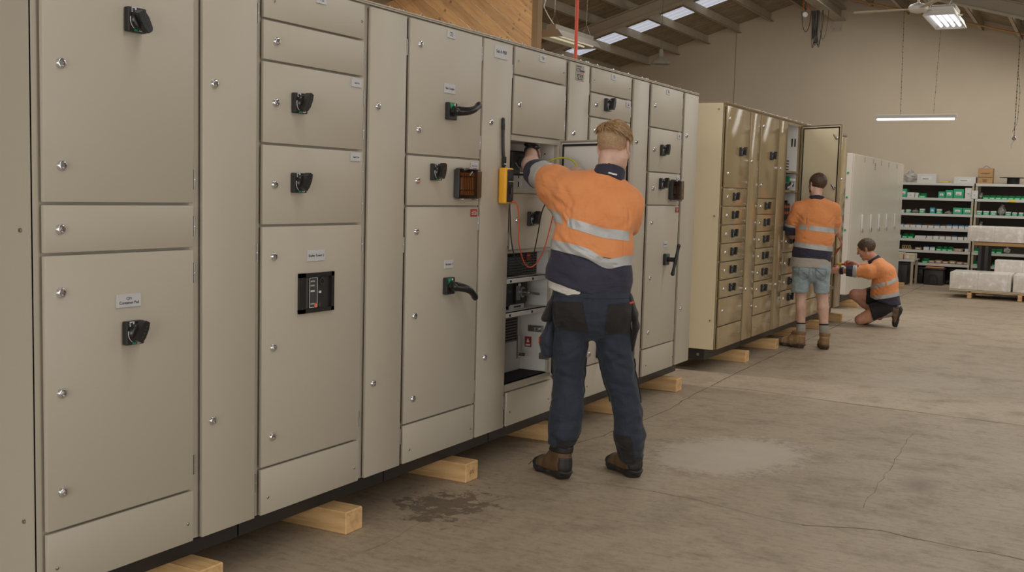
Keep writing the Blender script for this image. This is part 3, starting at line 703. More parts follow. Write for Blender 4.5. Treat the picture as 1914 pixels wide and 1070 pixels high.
def crack(pts, w, parent, jit=.012, seed=0):
    rnd = random.Random(seed); P = []
    for (x0, y0), (x1, y1) in zip(pts, pts[1:]):
        n = max(2, int(math.hypot(x1 - x0, y1 - y0) / .09))
        for k in range(n): P.append((x0 + (x1 - x0) * k / n, y0 + (y1 - y0) * k / n))
    P.append(pts[-1]); P = [(x + rnd.uniform(-jit, jit), y + rnd.uniform(-jit, jit)) for x, y in P]
    b = MB(); L_, R_ = [], []
    for i, (x, y) in enumerate(P):
        x0, y0 = P[max(0, i - 1)]; x1, y1 = P[min(len(P) - 1, i + 1)]; l = math.hypot(x1 - x0, y1 - y0) or 1
        nx, ny = -(y1 - y0) / l, (x1 - x0) / l; ww = w * rnd.uniform(.35, 1.) * .5
        L_.append(b.bm.verts.new((x + nx * ww, y + ny * ww, .0006))); R_.append(b.bm.verts.new((x - nx * ww, y - ny * ww, .0006)))
    fs = [b.bm.faces.new((L_[i], R_[i], R_[i + 1], L_[i + 1])) for i in range(len(P) - 1)]
    b._tag(fs, CRK); b.obj('crack', parent)
crack([(.173, 7.795), (.457, 7.818), (.87, 7.763), (1.258, 7.711), (1.618, 7.702), (2.336, 7.641), (5, 7.5)], .013, fl, .004, 1)
crack([(.12, 4.9), (.123, 5.427), (.174, 5.759), (.204, 6.14), (.221, 6.365), (.218, 6.761), (.195, 7.087), (.18, 7.296), (.173, 7.795)], .008, fl, .012, 2)
crack([(.173, 7.795), (.146, 8.564), (.136, 9.572), (.11, 12), (.063, 16.966), (.03, 19.9)], .012, fl, .003, 3)
crack([(1.627, 4.676), (1.839, 4.763), (1.947, 4.791), (2.063, 4.763), (2.28, 4.725), (2.381, 4.736), (2.55, 4.706), (3.2, 4.6)], .008, fl, .006, 4)
crack([(.3, 4.7), (.759, 4.806), (.901, 4.801), (1.097, 4.782), (1.321, 4.728), (1.483, 4.681), (1.627, 4.676)], .0032, fl, .008, 5)
crack([(1.749, 6.938), (1.787, 5.716), (1.798, 5.099)], .003, fl, .01, 6)
crack([(.243, 3.358), (.228, 3.803), (.338, 4.373)], .003, fl, .02, 7)
def wallm(name, rgb, v=.07):
    t = NT(name); co = t.coord(); n = t.noise(co, .5, 4); c = lin(rgb)
    t.l(t.ramp(n, [(.3, tuple(x * (1 - v) for x in c[:3]) + (1,)), (.7, tuple(x * (1 + v) for x in c[:3]) + (1,))]), t.b.inputs['Base Color'])
    t.b.inputs['Roughness'].default_value = .75; t.bump(t.noise(co, 60, 3), .15); return t.m
WALLM = wallm('painted_precast_wall', (204, 190, 168))
ridge = (-1.95, 5.33)
def roofz(x): return 5.969 + .3 * x if x < -1.95 else 5.384 - .28 * (x + 1.95)
b = MB(); b.prism([(XL, 0), (XR, 0), (XR, roofz(XR) + .02), (-1.95, roofz(-1.95) + .02), (XL, roofz(XL) + .02)], 1, YW, YW + .2, WALLM); struct(b.obj('wall_back'))
b = MB()
for x in (-3.85, 2.6, 6.6): b.box(x - .006, x + .006, YW - .003, YW + .01, 0, roofz(x) - .05, M('panel_joint', (150, 138, 118), .8))
struct(b.obj('trim_1'))
b = MB(); b.box(XL - .2, XL, YF, YW + .2, 0, roofz(XL), WALLM); struct(b.obj('wall_left'))
b = MB(); b.box(XR, XR + .2, YF, YW + .2, 0, roofz(XR), WALLM); struct(b.obj('wall_right'))
b = MB(); b.box(XL, -1.5, YF - .2, YF, 0, 2.6, WALLM); b.box(6.5, XR, YF - .2, YF, 0, 2.1, WALLM); struct(b.obj('wall_front'))
# roof sheeting: ribbed steel, with translucent sheets; all but the far one added
ROOFM = M('roof_underside_foil', (150, 136, 112), .6, .0, .18, 3.)
SKYM = NT('translucent_roof_sheet')
SKYM.b.inputs['Base Color'].default_value = lin((225, 228, 235)); SKYM.b.inputs['Emission Color'].default_value = lin((214, 220, 236)); SKYM.b.inputs['Emission Strength'].default_value = 1.0
SKYM.b.inputs['Roughness'].default_value = .5; SKYM = SKYM.m
SKY = [(18.2, 18.83), (12.9, 13.5), (7.6, 8.2), (2.3, 2.9), (-3.0, -2.4)]  # first strip is real; the unseen nearer strips are added for light
def sheet(y0, y1, m, b):
    n = max(1, round((y1 - y0) / .2)); d = (y1 - y0) / n; prof = []
    for k in range(n): y = y0 + k * d; prof += [(y, 0), (y + d * .62, 0), (y + d * .72, .03), (y + d * .9, .03)]
    prof.append((y1, 0))
    for xa, xb in ((XL - .3, -1.95), (-1.95, XR + .3)):
        A = [b.bm.verts.new((xa, y, roofz(xa) + h)) for y, h in prof]; B = [b.bm.verts.new((xb, y, roofz(-1.95) + h if xb == -1.95 else roofz(xb) + h)) for y, h in prof]
        b._tag([b.bm.faces.new((A[i], B[i], B[i + 1], A[i + 1])) for i in range(len(prof) - 1)], m)
b = MB(); y = YF
for a, e in sorted(SKY): sheet(y, a, ROOFM, b); y = e
sheet(y, YW + .2, ROOFM, b); struct(b.obj('roof'))
for i, (a, e) in enumerate(SKY):
    b = MB(); sheet(a, e, SKYM, b); o = struct(b.obj('window_%d' % (i + 1)))
BEAMM = M('painted_steel_beam', (168, 158, 140), .5, .0, .06, 4.)
PURL = M('painted_purlin', (174, 162, 142), .55, 0, .08, 5.)
for k in range(-6, 6):
    x = -3.80 + k * .625 if k < 3 else None
    if x is None: continue
    z = 5.794 + .3 * x
    b = MB(); b.box(x - .006, x + .0, YF, YW, z, z + .172, PURL); b.box(x - .006, x + .05, YF, YW, z, z + .005, PURL); b.box(x + .045, x + .05, YF, YW, z, z + .018, PURL)
    struct(b.obj('ceiling_purlin'))
for k in range(16):
    x = -1.28 + k * .635; z = 4.66 - .28 * x
    if x > XR: break
    b = MB(); b.box(x - .0, x + .006, YF, YW, z, z + .172, PURL); b.box(x - .05, x + .006, YF, YW, z, z + .005, PURL); struct(b.obj('ceiling_purlin'))
for yr in (.8, 6.1, 11.4, 16.7):
    b = MB()
    for sx, xe in ((1, XL), (-1, XR)):
        z0 = roofz(xe) - .176; z1 = roofz(-1.95) - .18
        for (d0, d1, w) in ((-.0, -.014, .075), (-.014, -.19, .005), (-.19, -.205, .075)):
            y0, y1 = yr - w, yr + w
            b.prism([(xe, z0 + d0), (-1.95, z1 + d0), (-1.95, z1 + d1), (xe, z0 + d1)], 1, y0, y1, BEAMM)
    struct(b.obj('ceiling_rafter'))
b = MB(); b.box(-1.96, -1.76, YF, YW, 4.785, 4.80, BEAMM); b.box(-1.96, -1.76, YF, YW, 4.985, 5.0, BEAMM); b.box(-1.866, -1.854, YF, YW, 4.8, 4.985, BEAMM); struct(b.obj('ceiling_ridge_beam'))
b = MB(); b.box(-2.0, -1.82, YW - .012, YW, 4.60, 4.785, M('fixing_plate', (184, 174, 158), .5))
for x in (-1.97, -1.85): b.cyl((x, YW - .02, 4.65), (x, YW - .01, 4.65), .014, GREYIN)
struct(b.obj('trim_2'))
b = MB(); b.cyl((-1.9, 19.9, 5.12), (3.6, 19.9, 3.68), .014, M('conduit_ochre', (190, 140, 80), .5)); struct(b.obj('trim_3'))
# dividing wall of diagonal pine boards, corner post
b = MB(); yb = 12.0; x1 = -3.66; W = .135
ang = R(-38); ca, sa = math.cos(ang), math.sin(ang); xs0 = XL
bw = BOARD
import itertools
def clip(poly, f):
    out = []
    for i in range(len(poly)):
        p, q = poly[i], poly[(i + 1) % len(poly)]; a, c_ = f(p), f(q)
        if a >= 0: out.append(p)
        if (a >= 0) != (c_ >= 0): t = a / (a - c_); out.append((p[0] + (q[0] - p[0]) * t, p[1] + (q[1] - p[1]) * t))
    return out
pw = thing('board_wall', 'varnished diagonal pine board wall with a corner post, behind the front row', 'board wall', (x1, yb, 0))
k = -60; cnt = 0
tones = [pine('pine_board_%d' % i, tuple(min(255, int(v * s)) for v in (236, 186, 130)), tuple(int(v * s) for v in (206, 152, 98)), 'x', .9) for i, s in enumerate((.94, 1.0, 1.05))]
while k < 60:
    o0 = k * W; k += 1
    # strip in rotated coords: direction (ca, sa), normal (-sa, ca)
    nx, nz = -sa, ca; bx, bz = x1 + nx * o0, 3.3 + nz * o0
    st = [(bx - ca * 12, bz - sa * 12), (bx + ca * 12, bz + sa * 12), (bx + ca * 12 + nx * (W - .006), bz + sa * 12 + nz * (W - .006)), (bx - ca * 12 + nx * (W - .006), bz - sa * 12 + nz * (W - .006))]
    for f in (lambda p: x1 - .04 - p[0], lambda p: p[0] - XL, lambda p: p[1] - .0, lambda p: 5.70 + .3 * p[0] - p[1]):
        if len(st) > 2: st = clip(st, f)
    if len(st) < 3: continue
    w = MB(); zs_ = [p[1] for p in st]
    pts = [(p[0] - x1, p[1]) for p in st]
    w.prism(pts, 1, 0, .02, tones[(k * 7 + k // 3) % 3])
    # orient grain: object axes follow the board
    me = w.mesh('board'); cx, cz = (bx - x1), bz
    Rm = Matrix.Rotation(ang, 4, 'Y'); Tm = Matrix.Translation((cx, 0, cz))
    # board direction (ca,0,sa) in xz -> local x
    B_ = Matrix(((ca, 0, -sa, cx), (0, 1, 0, 0), (sa, 0, ca, cz), (0, 0, 0, 1)))
    me.transform(B_.inverted()); ob = inst(me, 'board', pw); ob.matrix_local = B_; cnt += 1
w = MB(); w.box(-.04, .04, -.02, .10, 0, 4.55, M('post_timber', (150, 120, 84), .6, 0, .1, 6)); w.box(XL - x1, -.04, .02, .08, 0, 2.5, M('post_timber', (150, 120, 84), .6)); w.obj('corner_post', pw)

# ------------------------------------------------------------------ hanging things
def hang(name, label, cat, loc, **k): return thing(name, label, cat, loc, **k)
TUBE = M('fluorescent_tube', (255, 255, 255), .3, emit=((240, 244, 255), 6))
FIXW = M('fixture_white', (205, 202, 196), .5); FIXG = M('fixture_grey', (150, 144, 134), .5)
GLOW = M('lamp_reflector', (225, 222, 205), .35)
t_ = hang('red_pipe', 'thin orange-red pipe running up behind the front row cabinets', 'pipe', (-.9, 7.46, 0))
b = MB(); b.cyl((0, 0, 0), (0, 0, 4.9), .013, M('orange_red_paint', (214, 84, 58), .45)); b.cyl((0, 0, 3.2), (0, 0, 3.24), .017, M('orange_red_paint', (214, 84, 58), .45)); b.obj('pipe', t_)
t_ = hang('fluorescent_fitting', 'grey reflector light fitting hanging over the end of the front row', 'ceiling light', (-3.9, 13.5, 3.5))
b = MB(); b.prism([(-.19, 0), (-.185, 0), (-.10, .09), (.10, .09), (.185, 0), (.19, 0), (.11, .10), (-.11, .10)], 1, -.62, .62, FIXG)
b.prism([(-.19, 0), (-.11, .10), (.11, .10), (.19, 0)], 1, -.625, -.62, FIXG); b.prism([(-.19, 0), (-.11, .10), (.11, .10), (.19, 0)], 1, .62, .625, FIXG)
b.box(-.07, .07, -.6, .6, .10, .17, FIXG); b.obj('housing', t_)
b = MB(); b.prism([(-.18, .003), (-.1, .085), (.1, .085), (.18, .003), (.098, .08), (-.098, .08)], 1, -.61, .61, GLOW)
b.obj('reflector', t_)
for x in (-.07, .07): b = MB(); b.cyl((x, -.58, .03), (x, .58, .03), .013, M('fluorescent_tube_dim', (240, 240, 225), .3, emit=((255, 246, 214), .7))); b.obj('tube', t_)
b = MB()
for y in (-.5, .5):
    b.tube([(-.07, y, .17), (0, y, .32), (.07, y, .17)], .0025, STEEL, 5); b.tube([(0, y, .32), (0, y, roofz(-3.9) - 3.5)], .0025, STEEL, 5)
b.tube([(-.02, -.45, .17), (-.1, -.5, .3), (-.16, -.52, .42), (-.12, -.5, .6), (-.14, -.48, .8), (-.1, -.5, 1.2)], .006, WHITEP, 6); b.obj('suspension', t_)
t_ = hang('pendant_lamp', 'enamel bell pendant lamp hanging under the roof', 'pendant lamp', (-3.54, 16.0, 3.5))
b = MB(); b.lathe([(.155, -.01), (.16, 0), (.135, .045), (.085, .075), (.045, .105), (.036, .12), (.034, .2), (.02, .23), (.004, .24)], (0, 0, 0), (0, 0, 1), M('aged_enamel', (128, 122, 110), .4), 28); b.obj('shade', t_, label='bell shaped grey enamel shade')
b = MB(); b.lathe([(.148, .0), (.12, .045), (.05, .09), (.001, .1)], (0, 0, -.012), (0, 0, 1), M('enamel_inside', (205, 200, 186), .4), 28, False); b.blob((0, 0, .05), .035, WHITEP); b.obj('bulb', t_)
b = MB(); b.tube([(0, 0, .24), (0, 0, roofz(-3.54) - 3.55)], .003, DGREY, 5); b.obj('cord', t_)
t_ = hang('tube_light', 'single white fluorescent batten hanging on two chains by the back wall', 'ceiling light', (-.005, 18.0, 2.765), rz=0)
b = MB(); b.box(-.61, .61, -.03, .03, .0, .055, FIXW, .004); b.obj('housing', t_)
b = MB(); b.cyl((-.58, 0, -.018), (.58, 0, -.018), .014, TUBE); b.obj('tube', t_)
b = MB()
for x in (-.6, .59): b.box(x - .012, x + .012, -.012, .012, -.036, .004, WHITEP, .002)
b.obj('tube_holders', t_)
def chain(parent, pts, r=.006, name='chain', m=None):
    b = MB(); pts = [Vector(p) for p in pts]; m = m or M('dull_chain', (104, 98, 88), .5, .6)
    for p, q in zip(pts, pts[1:]):
        n = max(1, int((q - p).length / .045))
        for i in range(n):
            a, e = p.lerp(q, i / n), p.lerp(q, (i + .8) / n); b.tube([a, e], r * (1.3 if i % 2 else .8), m, 5)
    return b.obj(name, parent)
chain(t_, [(-.23, 0, .055), (-.27, 0, roofz(-.3) - 2.9)], .0045); chain(t_, [(.265, 0, .055), (.3, 0, 1.62)], .003)
t_ = hang('high_bay_light', 'square reflector light with four bright tubes beside the ceiling fan', 'ceiling light', (1.05, 12.64, 3.4))
b = MB(); b.prism([(-.165, 0), (-.16, 0), (-.12, .07), (.12, .07), (.16, 0), (.165, 0), (.13, .085), (-.13, .085)], 1, -.5, .5, FIXW)
for y in (-.505, .5): b.prism([(-.165, 0), (-.13, .085), (.13, .085), (.165, 0)], 1, y, y + .005, FIXW)
b.box(-.12, .12, -.2, .2, .085, .16, FIXG, .01); b.obj('housing', t_)
for q in range(4): b = MB(); x = -.098 + q * .065; b.cyl((x, -.44, .03), (x, .44, .03), .019, M('bright_tube', (255, 255, 255), .3, emit=((232, 236, 248), 1.9))); b.obj('tube', t_)
b = MB()
for y in (-.4, .4): b.tube([(-.12, y, .08), (0, y, .3), (.12, y, .08)], .003, STEEL, 5); b.tube([(0, y, .3), (0, y, roofz(1.05) - 3.45)], .003, STEEL, 5)
b.obj('suspension', t_)
t_ = hang('ceiling_fan', 'white ceiling fan with long thin blades at the top of the photo', 'ceiling fan', (.86, 12.0, 3.44))
b = MB(); b.lathe([(.02, -.035), (.075, -.02), (.095, .0), (.1, .03), (.08, .055), (.03, .07), (.013, .08), (.013, roofz(.86) - 3.44)], (0, 0, 0), (0, 0, 1), FIXW, 26); b.lathe([(.045, .13), (.05, .2), (.012, .24)], (0, 0, 0), (0, 0, 1), FIXW, 20); b.obj('motor_housing', t_)
for a in (178, 298, 58):
    b = MB(); b.prism([(.09, -.022), (.22, -.035), (.64, -.04), (.66, -.03), (.66, .03), (.64, .04), (.22, .035), (.09, .022)], 2, -.003, .003, M('fan_blade', (190, 180, 160), .45)); b.obj('blade', t_, (0, 0, .012), (R(2), 0, R(a)))
t_ = hang('cable_coil', 'bundle of dark cables looped from the ridge beam near the back wall', 'cable', (-1.95, 19.3, 4.75))
rnd = random.Random(4); CBL = M('old_rubber_cable', (44, 40, 36), .6); b = MB()
for q in range(11):
    x0 = rnd.uniform(-.09, .02); x1_ = x0 + rnd.uniform(.02, .13); d = rnd.uniform(.42, .66); yy = rnd.uniform(-.05, .05)
    b.tube([(x0 + (x1_ - x0) * (i / 14), yy, -d * math.sin(math.pi * i / 14) ** .45) for i in range(15)], .006, CBL, 6)
b.tube([(-.26 + .17 * i / 12, 0, -.1 - .36 * math.sin(math.pi * i / 12) ** .5 + .1) for i in range(13)], .006, CBL, 6)
b.tube([(.05 + .16 * i / 12, 0, -.5 * math.sin(math.pi * i / 12) ** .5) for i in range(13)], .004, CBL, 6)
b.obj('loops', t_)
b = MB()
for x in (-.24, -.15, -.03):
    b.tube([(x + .012 * math.sin(i * 1.3), .01 * math.cos(i * 1.3), .02 + i * .012) for i in range(14)], .011, M('orange_hanger', (210, 110, 50), .5), 6)
b.obj('orange_hooks', t_)
t_ = hang('wall_clock_reel', 'small round white disc hanging under the purlin left of the cable bundle', 'hanging disc', (-2.15, 19.3, 4.69))
b = MB(); b.lathe([(.045, 0), (.045, .02), (.03, .025), (.028, .02), (.001, .02)], (0, 0, 0), (.2, -1, 0), WHITEP, 22); b.obj('disc', t_); b = MB(); b.tube([(0, .01, .04), (0, .01, .3)], .004, CBL, 5); b.obj('cord', t_)
t_.name = 'hanging_disc'
t_ = hang('pull_chain', 'long looped hoist chain hanging at the right edge by the back wall', 'chain', (1.50, 17.0, 2.36))
chain(t_, [(.0, 0, 0), (-.005, 0, .9), (-.01, 0, 1.80)], .006); chain(t_, [(-.03, 0, .12), (.03, 0, .25), (.035, 0, .7), (.0, 0, .95)], .004)
b = MB(); b.blob((0, 0, .03), .03, STEEL, 2, .4); b.tube([(0, 0, 0), (-.03, 0, -.05), (-.03, 0, -.12)], .006, STEEL); b.obj('hook', t_)
b = MB(); b.lathe([(.02, 0), (.018, .08), (.006, .11)], (0, 0, 1.70), (0, 0, 1), WHITEP, 14); b.obj('ceiling_rose', t_)

# ------------------------------------------------------------------ shelving against the back wall
SHM = M('shelf_galvanised', (196, 196, 190), .45, .1); UPM = M('shelf_upright', (172, 160, 136), .5)
CARD = M('cardboard', (176, 138, 92), .75, 0, .06, 12); CARD2 = M('brown_carton', (150, 122, 92), .75); WBOX = M('white_carton', (206, 204, 198), .6); GBOX = M('green_carton', (44, 158, 112), .5); TEAL = M('teal_carton', (40, 150, 160), .5)
GBIN = M('green_parts_bin', (10, 168, 92), .42); BLUE = M('blue_parts', (20, 96, 140), .5); TUBM = M('black_storage_tub', (44, 42, 42), .45); YEL = M('yellow_tape', (225, 196, 60), .6)
def film(name, rgb, a):
    t = NT(name); t.b.inputs['Base Color'].default_value = lin(rgb); t.b.inputs['Roughness'].default_value = .2; t.b.inputs['Alpha'].default_value = a
    t.bump(t.noise(t.coord(), 35, 4), .8, .01); return t.m
FILM = film('crumpled_plastic_bag', (190, 188, 182), .6)
YS, YE = 20.2, 20.74
SZ = [1.80, 1.535, 1.258, .998, .805, .605, .377]; NAMES = ['top', 'second', 'third', 'fourth', 'fifth', 'sixth', 'lowest']
for nm, x0, x1 in (('left', -1.3, .70), ('right', .72, 2.72)):
    u = thing('shelving_unit', 'galvanised shelving bay, %s of the two against the back wall' % nm, 'shelving', (x0, YS, 0), 0, 'galvanised shelving bays')
    for x in (0, x1 - x0):
        for y in (0, YE - YS):
            b = MB(); s = -1 if x > 0 else 1; b.box(min(x, x + s * .035), max(x, x + s * .035), y - .0, y + .02, 0, 1.80, UPM); b.obj('upright', u)
    for i, z in enumerate(SZ):
        if nm == 'right' and i in (4,): continue
        b = MB(); b.box(.002, x1 - x0 - .002, -.004, YE - YS, z - .015, z - .01, SHM); b.box(.002, x1 - x0 - .002, -.006, 0.0, z - .052, z - .006, SHM, .002); b.obj('shelf', u)
    b = MB(); b.box(0, x1 - x0, YE - YS + .02, YE - YS + .024, .05, 1.8, M('shelf_back_dark', (84, 74, 64), .8)); b.obj('back_panel', u)
    if nm == 'right': b = MB(); b.box(.54, .64, -.008, -.006, SZ[1] - .05, SZ[1] - .01, YEL); b.obj('yellow_tag', u)
X = lambda u: (u - 1742.6) / 113.1
ORD = ['leftmost', 'second', 'third', 'fourth', 'fifth', 'sixth', 'seventh', 'eighth', 'ninth', 'tenth', 'eleventh', 'twelfth', 'thirteenth', 'fourteenth', 'fifteenth']
def sbox(w, d, h, m, label=True, lm=None, open_=False):
    b = MB(); b.box(0, w, 0, d, 0, h, m, .003)
    if label: b.box(w * .22, w * .78, -.0015, 0, h * .35, h * .72, lm or WHITEP); b.box(w * .3, w * .62, -.002, -.001, h * .42, h * .48, DGREY)
    if open_: b.box(.006, w - .006, .006, d - .006, h - .012, h + .001, DKHOLE)
    return b
def sbin(w, d, h, m):
    b = MB(); t = .003
    b.prism([(0, 0), (d, 0), (d, h), (d * .45, h), (.02, h * .55), (0, h * .55)], 0, 0, t, m); b.prism([(0, 0), (d, 0), (d, h), (d * .45, h), (.02, h * .55), (0, h * .55)], 0, w - t, w, m)
    b.box(t, w - t, 0, t, 0, h * .5, m); b.box(t, w - t, d - t, d, 0, h, m); b.box(t, w - t, 0, d, 0, t, m)
    b.box(w * .15, w * .85, -.001, 0, h * .16, h * .34, M('bin_label', (190, 215, 196), .5)); b.box(t * 2, w - t * 2, .03, d - .02, t, h * .42, GREYIN); return b
def stuffbag(w, d, h, seed=1):
    b = MB(); b.blob((w / 2, d / 2, h * .48), 1., FILM, 3, .38, (w * .5, d * .4, h * .5), seed); b.tube([(w * .5, d * .5, h * .85), (w * .62, d * .5, h * 1.1)], [.012, .03], FILM, 8); return b
rows = {
 ('left', 0): [(1686, 1713, .19, 'bag', None), (1714, 1750, .155, 'box', WBOX), (1753, 1777, .03, 'discs', None), (1783, 1823, .115, 'box', WBOX)],
 ('right', 0): [(1826.5, 1853, .27, 'card', CARD), (1863, 1914, .12, 'reel', None)],
 ('left', 1): [(1684, 1696, .15, 'box', GBOX), (1697, 1711, .09, 'box', WBOX), (1712, 1718, .085, 'box', WBOX), (1719, 1732, .08, 'bin', GBIN), (1756, 1768, .115, 'box', GBOX), (1769, 1783, .145, 'box', GBOX), (1784, 1803, .165, 'box', GBOX), (1805, 1819, .19, 'box', WBOX)],
 ('right', 1): [(1829, 1837, .1, 'bag', None)] + [(1838 + i * 11.2, 1848.6 + i * 11.2, .07, 'bin', GBIN) for i in range(10)],
 ('left', 2): [(1684, 1692, .055, 'box', WBOX), (1696, 1705, .06, 'boxg', GBOX), (1706, 1720, .06, 'bag', None), (1722, 1732, .08, 'boxg', GBOX), (1742, 1751, .105, 'box', TEAL), (1754, 1764, .085, 'boxg', GBOX), (1768, 1783, .05, 'bag', None), (1785, 1802, .115, 'box', GBOX), (1803, 1821, .115, 'box', GBOX)],
 ('right', 2): [(1828, 1838, .075, 'boxg', GBOX), (1840, 1851, .075, 'boxg', GBOX), (1853, 1864, .075, 'boxg', GBOX), (1866, 1879, .17, 'bag', None), (1880, 1890, .07, 'boxg', GBOX), (1892, 1901, .065, 'boxg', GBOX), (1903, 1912, .065, 'boxg', GBOX), (1914, 1924, .065, 'boxg', GBOX), (1926, 1936, .065, 'boxg', GBOX)],
 ('left', 3): [(1683 + i * 11.4, 1694 + i * 11.4, .05 if i < 8 else .055, 'tray%d' % (i % 3 if i < 7 else (0 if i > 7 else 1)), WBOX) for i in range(12)],
 ('right', 3): [(1833, 1840, .13, 'bag', None)] + [(1842 + i * 12, 1852 + i * 12, .05, 'boxg', GBOX) for i in range(7)],
 ('left', 4): [(1680, 1690, .05, 'tray0', WBOX), (1692, 1702, .08, 'bin', GBIN), (1703, 1713, .08, 'bin', GBIN), (1716, 1737, .055, 'flat', WBOX), (1738, 1750, .055, 'flat', WBOX)] + [(1751 + i * 11.5, 1762 + i * 11.5, .06, 'tray%d' % (0 if i in (3, 5) else 1), WBOX) for i in range(6)],
 ('left', 5): [(1692, 1711, .08, 'loops', None), (1718, 1730, .045, 'box', CARD2), (1734, 1745, .055, 'tray0', WBOX), (1746, 1756, .055, 'tray0', WBOX), (1758, 1768, .075, 'bin', GBIN), (1769, 1778, .075, 'bin', GBIN), (1779, 1789, .075, 'bin', GBIN), (1790, 1808, .055, 'box', CARD2), (1811, 1821, .055, 'tray0', WBOX)],
 ('right', 5): [(1826, 1837, .07, 'bin', GBIN), (1838, 1848, .07, 'bin', GBIN), (1856, 1866, .07, 'bin', GBIN), (1868, 1878, .07, 'bin', GBIN), (1880, 1892, .1, 'bag', None)],
 ('left', 6): [(1733, 1744, .075, 'bin', GBIN)] + [(1745 + i * 13, 1757 + i * 13, .05 + .012 * (i % 2), 'box', CARD2) for i in range(5)] + [(1810, 1821, .045, 'box', CARD2)],
 ('right', 6): [(1826, 1836, .07, 'bin', GBIN), (1862, 1872, .07, 'bin', GBIN), (1884, 1894, .07, 'bin', GBIN)],
}
CN = {WBOX: 'white', GBOX: 'green', TEAL: 'teal', CARD: 'brown', CARD2: 'brown cardboard', GBIN: 'green'}
for (bay, s), lst in rows.items():
    for i, (u0, u1, h, kind, m) in enumerate(lst):
        x0, x1 = X(u0), X(u1); w = x1 - x0; z = SZ[s] - .009; d = .3; nm = 'carton'; cat = 'box'
        where = '%s on %s shelf of %s bay' % (ORD[i] if i else 'leftmost', NAMES[s], bay)
        p = (x0, YS + .015, z)
        if kind == 'bag': b = stuffbag(w, .25, h, i + s); nm = 'plastic_bag'; lab = 'clear plastic bag of parts, '; cat = 'bag'; p = (x0, YS + .03, z + .003)
        elif kind == 'box': b = sbox(w, d, h, m); lab = CN[m] + ' labelled box, '
        elif kind == 'boxg': b = sbox(w, d, h * .62, m, True); b.box(.004, w - .004, .01, d * .5, h * .62, h, WBOX, .004); lab = 'small green and white box, '
        elif kind == 'card':
            b = sbox(w, d, h, m, False); b.box(.0, w, -.002, 0, h * .40, h * .44, DGREY); b.text('WAVERLEY', .03, INK, at(FY, w / 2, -.003, h * .66)); b.text('Fragile\nParts', .03, INK, at(FY, w / 2, -.003, h * .2)); b.tube([(w * .2, .1, h), (w * .5, .12, h + .05), (w * .8, .1, h + .005)], .012, GREYIN, 6); lab = 'tall brown box with handwriting, '
        elif kind == 'bin': b = sbin(w, .22, h, m); nm = 'parts_bin'; lab = 'green open parts bin, '; cat = 'bin'
        elif kind == 'flat': b = sbox(w, d, h * .5, m, False); b.box(0.005, w, 0.002, d, h * .52, h, WBOX, .003); lab = 'low stack of white flat boxes, '
        elif kind == 'discs':
            b = MB(); b.lathe([(.1, 0), (.105, .012), (.06, .016)], (w / 2, .12, 0), (0, 0, 1), WHITEP, 24); b.box(.02, w - .03, .03, .2, .017, .034, YEL, .003); nm = 'cable_spool'; lab = 'white disc with yellow reel, '; cat = 'reel'
        elif kind == 'reel':
            b = MB(); b.lathe([(.22, 0), (.22, .006), (.1, .008), (.1, .11), (.22, .112), (.22, .12)], (w / 2, .22, 0), (0, 0, 1), M('black_cable_reel', (46, 44, 42), .6), 32); nm = 'cable_reel'; lab = 'black cable reel lying flat, '; cat = 'reel'
        elif kind == 'loops':
            b = MB()
            for q in range(4): b.tube([(.02 + q * .038 + .016 * math.cos(a), .05, .04 + .032 * math.sin(a)) for a in [j * .5 for j in range(14)]], .008, M('tan_fitting', (170, 144, 104), .6), 6)
            b.box(0, w, .06, .2, 0, .03, CARD2); nm = 'pipe_clips'; lab = 'row of tan round clips, '; cat = 'clips'
        else:
            k = kind[-1]; b = MB(); b.box(0, w, 0, .004, 0, h, WBOX); b.box(0, .003, 0, d, 0, h, CARD2); b.box(w - .003, w, 0, d, 0, h, CARD2); b.box(0, w, 0, d, 0, .003, CARD2); b.box(0, w, d - .003, d, 0, h * 1.3, CARD2)
            b.box(.006, w - .006, .03, d - .02, .003, h * (1.35 if k == '0' else .9), BLUE if k == '0' else (CARD2 if k == '1' else GREYIN), .003); b.box(w * .2, w * .8, -.001, 0, h * .3, h * .7, WHITEP); nm = 'parts_tray'; lab = ('white tray of blue parts, ' if k == '0' else 'white parts tray, '); cat = 'tray'
        o = b.obj(nm, None, p); tag(o, lab + where, cat, {'box': 'cartons on the shelving', 'bin': 'green bins on the shelving', 'bag': 'plastic bags on the shelving', 'tray': 'parts trays on the shelving'}.get(cat))
o = sbox(.1, .12, .14, WBOX).obj('carton', None, (.665, YS - .13, SZ[1] + .02)); tag(o, 'white label card fixed in front of the post between the two bays', 'card'); o.scale = (1, .04, 1); o.location = (.665, YS - .012, SZ[1] - .005)
def parcel(label, x0, x1, y0, h, z):
    b = MB(); b.box(0, x1 - x0, 0, .3, 0, h, M('parcel_paper', (196, 184, 160), .6, 0, .08, 9), .008); b.box((x1 - x0) * .25, (x1 - x0) * .5, -.002, 0, h * .2, h * .7, WHITEP); b.box((x1 - x0) * .06, (x1 - x0) * .09, -.003, .31, 0, h + .001, ORANGE_P)
    return tag(b.obj('parcel', None, (x0, y0, z)), label, 'parcel', 'long parcels under the shelving')
b = MB(); b.box(0, .5, 0, .55, .0, .015, SHM); b.box(0, .5, -.004, 0, -.02, .02, SHM); b.box(0.02, .06, .0, .04, -.43, 0, UPM); b.box(.44, .48, 0, .04, -.43, 0, UPM); b.box(0.02, .06, .5, .54, -.43, 0, UPM); b.box(.44, .48, .5, .54, -.43, 0, UPM); tag(b.obj('low_rack', None, (-.62, 19.6, .43)), 'low rack standing in front of the left shelving bay', 'rack')
parcel('long pale parcel with an orange strap on the low rack', -.60, -.32, 19.62, .11, .447); parcel('plain long pale parcel at the right end of the low rack', -.31, -.13, 19.62, .10, .447)
